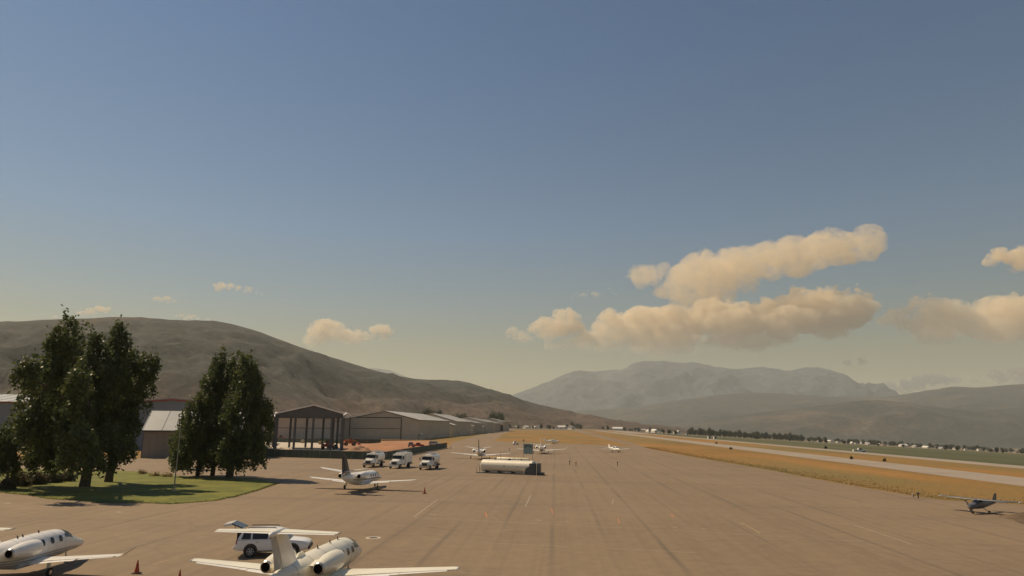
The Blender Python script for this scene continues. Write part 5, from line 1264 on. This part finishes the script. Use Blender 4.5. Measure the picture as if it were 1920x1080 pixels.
for px, Y in ((1606, 2900), (1614, 2920), (1622, 2950), (1716, 2900), (1722, 2920), (1728, 2950), (1744, 2950)):
    far_house(px, Y, 0, rr.uniform(0, 3), 'pale house at the foot of the right foothill', 'houses at the foothill', rr.uniform(.8, 1.3))
for p_ in protos:
    for c in list(p_.children): bpy.data.objects.remove(c)
    bpy.data.objects.remove(p_)
for i, (px, py, lab) in enumerate(((1288, 815.8, 'white equipment hut beside the runway, nearest the hangars'), (1330, 822.5, 'small white runway marker hut left of its twin'), (1341, 823, 'small white runway marker hut right of its twin'))):
    g = G(px, py); r = thing('equipment_hut', lab, 'hut', (g.x, g.y, 0))
    MB().box((0, 0, 1.0), (2.4, 2.4, 2.0)).build('wall', 'house_white', r); MB().box((0, 0, 2.1), (2.8, 2.8, .2)).build('roof', 'roof_grey', r); MB().box((0, -1.22, .9), (.9, .06, 1.8)).build('door', 'trim_dark', r)

# bushes on the dry grass
for i, (px, py) in enumerate(((1343, 832), (1658, 865), (1548, 840), (1370, 842.5), (1596, 861))):
    tree('bush', ['dark bush on the dry grass by the marker huts', 'dark round bush on the gold grass beyond the taxiway', 'small bush beside the runway strip', 'small dark bush at the near edge of the taxiway bend', 'flat bush on the gold grass left of the round bush'][i], G(px, py),
         [(px, py - 1, 2.2, 1.2), (px + 1.5, py - .8, 1.6, 1)], .05, 30, 20, .12, 'far_leaf', 70 + i, None, .5, 'bush')

# grass tufts: nobody could count them
def tufts(name, label, pts, mat, h):
    rng = np.random.default_rng(len(pts)); P0 = np.array([(p[0], p[1], 0.0) for p in pts]); n = len(P0)
    out = []
    for k in range(4):
        ang = rng.random(n) * 6.283; d = np.stack([np.cos(ang), np.sin(ang), np.zeros(n)], 1)
        hh = (h * (0.5 + rng.random(n)))[:, None]; w = hh * .45
        lean = np.stack([rng.normal(size=n) * .25, rng.normal(size=n) * .25, np.ones(n)], 1) * hh
        out.append(np.stack([P0 - d * w, P0 + d * w, P0 + lean + d * w * .25, P0 + lean - d * w * .25], 1).reshape(-1, 3))
    o = quads_object(name, np.concatenate(out), mat, None); o['kind'] = 'stuff'; o['label'] = label; o['category'] = 'grass'
edge = [G(x, y) for x, y in [(1205, 838.5), (1300, 856), (1440, 880), (1520, 895.5), (1600, 910), (1720, 930), (1770, 936.5), (1860, 941.5), (2000, 950)]]
tp, tg2 = [], []
rt = random.Random(21)
for a, b in zip(edge[:-1], edge[1:]):
    n = int((b - a).length * 26)
    for i in range(n):
        p = a + (b - a) * rt.random(); d = rt.expovariate(.35); (tp if rt.random() < .55 else tg2).append((p.x + LV.x * d, p.y + LV.y * d + d * .3))
tufts('dry_grass', 'dry golden grass tufts along the apron edge', tp, 'dry_grass_blade', .07)
tufts('verge_grass', 'greener grass tufts along the apron edge', tg2, 'green_grass_blade', .08)
lp = []
lawn_edge = [G(x, y) for x, y in [(-60, 925), (0, 923.5), (60, 929.5), (90, 935), (150, 939.5), (200, 943.5), (260, 942.5), (320, 945.5), (400, 939.5), (440, 931.5), (470, 923.5), (500, 913.5), (520, 906)]]
for a, b in zip(lawn_edge[:-1], lawn_edge[1:]):
    for i in range(int((b - a).length * 30)):
        p = a + (b - a) * rt.random(); lp.append((p.x + rt.gauss(0, .2), p.y + rt.expovariate(1.2) - .25))
tufts('lawn_grass', 'ragged green grass along the lawn edge', lp, 'green_grass_blade', .08)

# ------------------------------------------------------------------ haze
mh = bpy.data.materials.new('haze_air'); mh.use_nodes = True
nt = mh.node_tree; nt.nodes.clear()
ho = nt.nodes.new('ShaderNodeOutputMaterial'); hv = nt.nodes.new('ShaderNodeVolumePrincipled')
hv.inputs['Color'].default_value = (0.84, 0.92, 0.94, 1); hv.inputs['Density'].default_value = 5.0e-5; hv.inputs['Anisotropy'].default_value = 0.155
nt.links.new(hv.outputs[0], ho.inputs['Volume'])
MATS['haze'] = mh
hz = MB().box((0, 9150, 690), (44000, 24700, 1660)).build('haze', 'haze'); hz['kind'] = 'stuff'; hz['label'] = 'thin smoky haze filling the whole valley'

# ------------------------------------------------------------------ clouds
def cloud_mat(name, dens, base=0.12):
    """cumulus: thick billowing tops thinning to a hazy base"""
    m = bpy.data.materials.new(name); m.use_nodes = True; nt = m.node_tree; nt.nodes.clear()
    o = nt.nodes.new('ShaderNodeOutputMaterial'); v = nt.nodes.new('ShaderNodeVolumePrincipled')
    v.inputs['Color'].default_value = (1.0, 0.915, 0.74, 1); v.inputs['Anisotropy'].default_value = 0.1
    tc = nt.nodes.new('ShaderNodeTexCoord'); sp = nt.nodes.new('ShaderNodeSeparateXYZ'); nt.links.new(tc.outputs['Generated'], sp.inputs[0])
    gr = ramp(nt, sp.outputs[2], [(0.05, (base,) * 3), (0.62, (1, 1, 1))])
    fr = ramp(nt, noise(nt, 1 / 380, 6, 0.68, tc.outputs['Object']), [(0.38, (0.06,) * 3), (0.57, (1, 1, 1))])
    mu = nt.nodes.new('ShaderNodeMath'); mu.operation = 'MULTIPLY'; nt.links.new(gr, mu.inputs[0]); nt.links.new(fr, mu.inputs[1])
    md = nt.nodes.new('ShaderNodeMath'); md.operation = 'MULTIPLY'; md.inputs[1].default_value = dens; nt.links.new(mu.outputs[0], md.inputs[0])
    nt.links.new(md.outputs[0], v.inputs['Density'])
    nt.links.new(v.outputs[0], o.inputs['Volume']); MATS[name] = m
cloud_mat('cloud_mid', 0.0024, 0.4); cloud_mat('cloud_veil', 0.0003); cloud_mat('cloud_pink', 0.007, 0.4); cloud_mat('cloud_dense', 0.0040); cloud_mat('cloud_thin', 0.0015, 0.6); cloud_mat('cloud_small', 0.005)
ct1 = bpy.data.textures.new('cloud_puff', 'CLOUDS'); ct1.noise_scale = 900; ct1.noise_depth = 4
ct3 = bpy.data.textures.new('cloud_edge', 'CLOUDS'); ct3.noise_scale = 110; ct3.noise_depth = 2
ct2 = bpy.data.textures.new('cloud_fray', 'CLOUDS'); ct2.noise_scale = 260; ct2.noise_depth = 3
def cloud(label, blobs, Y, mat='cloud_dense', seed=0, puff=1.0):
    import bmesh
    s = Y / F; rnd = random.Random(seed)
    bm = bmesh.new()
    cx, cy = sum(b[0] for b in blobs) / len(blobs), sum(b[1] for b in blobs) / len(blobs)
    c = P(cx, cy, Y)
    for px, py, ax, az in blobs:
        n = max(3, int(ax / 4))
        for k in range(n):
            t = 2 * math.pi * rnd.random(); q = rnd.random() ** .5
            qx, qz = px + ax * .8 * q * math.cos(t), py - az * .65 * q * math.sin(t)
            rad = (0.35 + .35 * rnd.random()) * min(ax, az * 1.4) * s
            p = P(qx, qz, Y); d = rnd.uniform(-.8, .8) * ax * s
            mt = Matrix.Translation((p.x - c.x, d, p.z - c.z)) @ Matrix.Diagonal((1.15, 1.15, .8, 1)).to_4x4()
            bmesh.ops.create_icosphere(bm, subdivisions=2, radius=rad, matrix=mt)
        for k in range(int(ax * .7)):      # small billows over the top and the flanks
            t = rnd.uniform(-.15, 1.15) * math.pi
            qx, qz = px + ax * rnd.uniform(.6, 1.0) * math.cos(t), py - az * rnd.uniform(.6, .98) * math.sin(t)
            p = P(qx, qz, Y); rad = rnd.uniform(.10, .28) * min(ax, az * 1.3) * s
            bmesh.ops.create_icosphere(bm, subdivisions=2, radius=rad, matrix=Matrix.Translation((p.x - c.x, rnd.uniform(-.6, .6) * ax * s, p.z - c.z)))
    me = bpy.data.meshes.new('cloud'); bm.to_mesh(me); bm.free()
    o = bpy.data.objects.new('cloud', me); COL.objects.link(o); o.location = c; me.materials.append(MATS[mat])
    rm = o.modifiers.new('merge', 'REMESH'); rm.mode = 'VOXEL'; rm.voxel_size = 1.6 * s
    for tx, st in ((ct1, 16), (ct2, 9), (ct3, 4)):
        d = o.modifiers.new('puff', 'DISPLACE'); d.texture = tx; d.texture_coords = 'GLOBAL'; d.strength = st * s * puff; d.mid_level = 0.5
    r2 = o.modifiers.new('clean', 'REMESH'); r2.mode = 'VOXEL'; r2.voxel_size = 1.5 * s
    tag(o, label, 'cloud'); o['kind'] = 'thing'
    return o
CLOUDS = True
if CLOUDS:
    cloud('large flat topped cloud highest above the far mountain', [(1600, 464, 56, 26), (1540, 468, 60, 28), (1500, 480, 60, 30), (1560, 472, 50, 28), (1470, 490, 60, 32), (1400, 502, 70, 36), (1330, 514, 72, 40), (1240, 518, 58, 20), (1210, 517, 36, 12), (1290, 550, 64, 30), (1360, 540, 60, 26), (1310, 565, 60, 20), (1200, 518, 24, 9), (1640, 465, 24, 14)], 27000, 'cloud_thin', 1)
    cloud('long peach cumulus bank right above the far mountain', [(1582, 574, 46, 40), (1525, 586, 50, 40), (1490, 562, 26, 24), (1450, 600, 52, 38), (1390, 606, 52, 38), (1335, 596, 42, 40), (1270, 612, 48, 36), (1200, 620, 46, 36), (1152, 614, 36, 34), (1125, 640, 40, 24), (1250, 642, 70, 24), (1400, 636, 80, 24), (1560, 606, 44, 26)], 25500, 'cloud_dense', 2)
    cloud('faint lower veil hanging under the long cloud bank', [(1150, 650, 60, 16), (1250, 655, 80, 16), (1350, 648, 80, 16), (1440, 640, 60, 14), (1090, 648, 40, 12)], 26500, 'cloud_veil', 15, .7)
    cloud('small peach cumulus at the left end of the cloud bank', [(1064, 604, 28, 26), (1035, 622, 32, 22), (975, 627, 34, 13), (1010, 618, 24, 14), (1050, 645, 32, 14), (1085, 630, 26, 20)], 25500, 'cloud_dense', 3)
    cloud('peach cloud reaching in from the right picture edge', [(1740, 572, 36, 20), (1780, 582, 34, 20), (1900, 588, 54, 32), (1840, 606, 64, 32), (1760, 612, 64, 30), (1690, 598, 30, 22), (1960, 600, 70, 44)], 26000, 'cloud_mid', 4)
    cloud('white cloud highest at the right picture edge', [(1890, 478, 36, 16), (1930, 480, 40, 22), (1915, 505, 20, 10)], 26000, 'cloud_dense', 5)
    cloud('double humped peach cumulus above the left hill slope', [(610, 620, 34, 20), (650, 630, 36, 16), (712, 622, 22, 16), (690, 634, 34, 12), (595, 640, 30, 16)], 25000, 'cloud_dense', 6)
    cloud('small flat peach cloud above the left hill', [(425, 539, 26, 8), (455, 545, 26, 6), (480, 550, 12, 4)], 25000, 'cloud_small', 7, .5)
    cloud('smallest peach cloud left above the hill', [(310, 563, 24, 7), (298, 560, 12, 6)], 25000, 'cloud_small', 8, .5)
    cloud('peach cloud peeping over the hill behind the tall poplars', [(165, 586, 22, 9), (195, 580, 18, 9), (110, 594, 20, 6)], 25000, 'cloud_small', 9, .5)
    cloud('low peach cloud lying on the hill crest', [(350, 594, 28, 6), (370, 596, 20, 5), (430, 601, 18, 5)], 25000, 'cloud_small', 10, .5)
    cloud('small peach puff right of the far mountain', [(1600, 682, 20, 9), (1610, 677, 12, 7)], 24000, 'cloud_pink', 11, .5)
    cloud('pink cloud low behind the right foothills', [(1740, 718, 45, 14), (1700, 727, 34, 12), (1760, 712, 22, 12)], 24500, 'cloud_pink', 12, .7)
    cloud('pink cloud low at the right picture edge', [(1880, 705, 32, 12), (1910, 700, 34, 12), (1850, 715, 26, 8), (1960, 712, 50, 14)], 24500, 'cloud_pink', 13, .7)
    cloud('faint thin cloud streak left of the cloud bank', [(1100, 553, 40, 6), (1140, 547, 26, 4), (1070, 558, 24, 4)], 26000, 'cloud_thin', 14, .5)
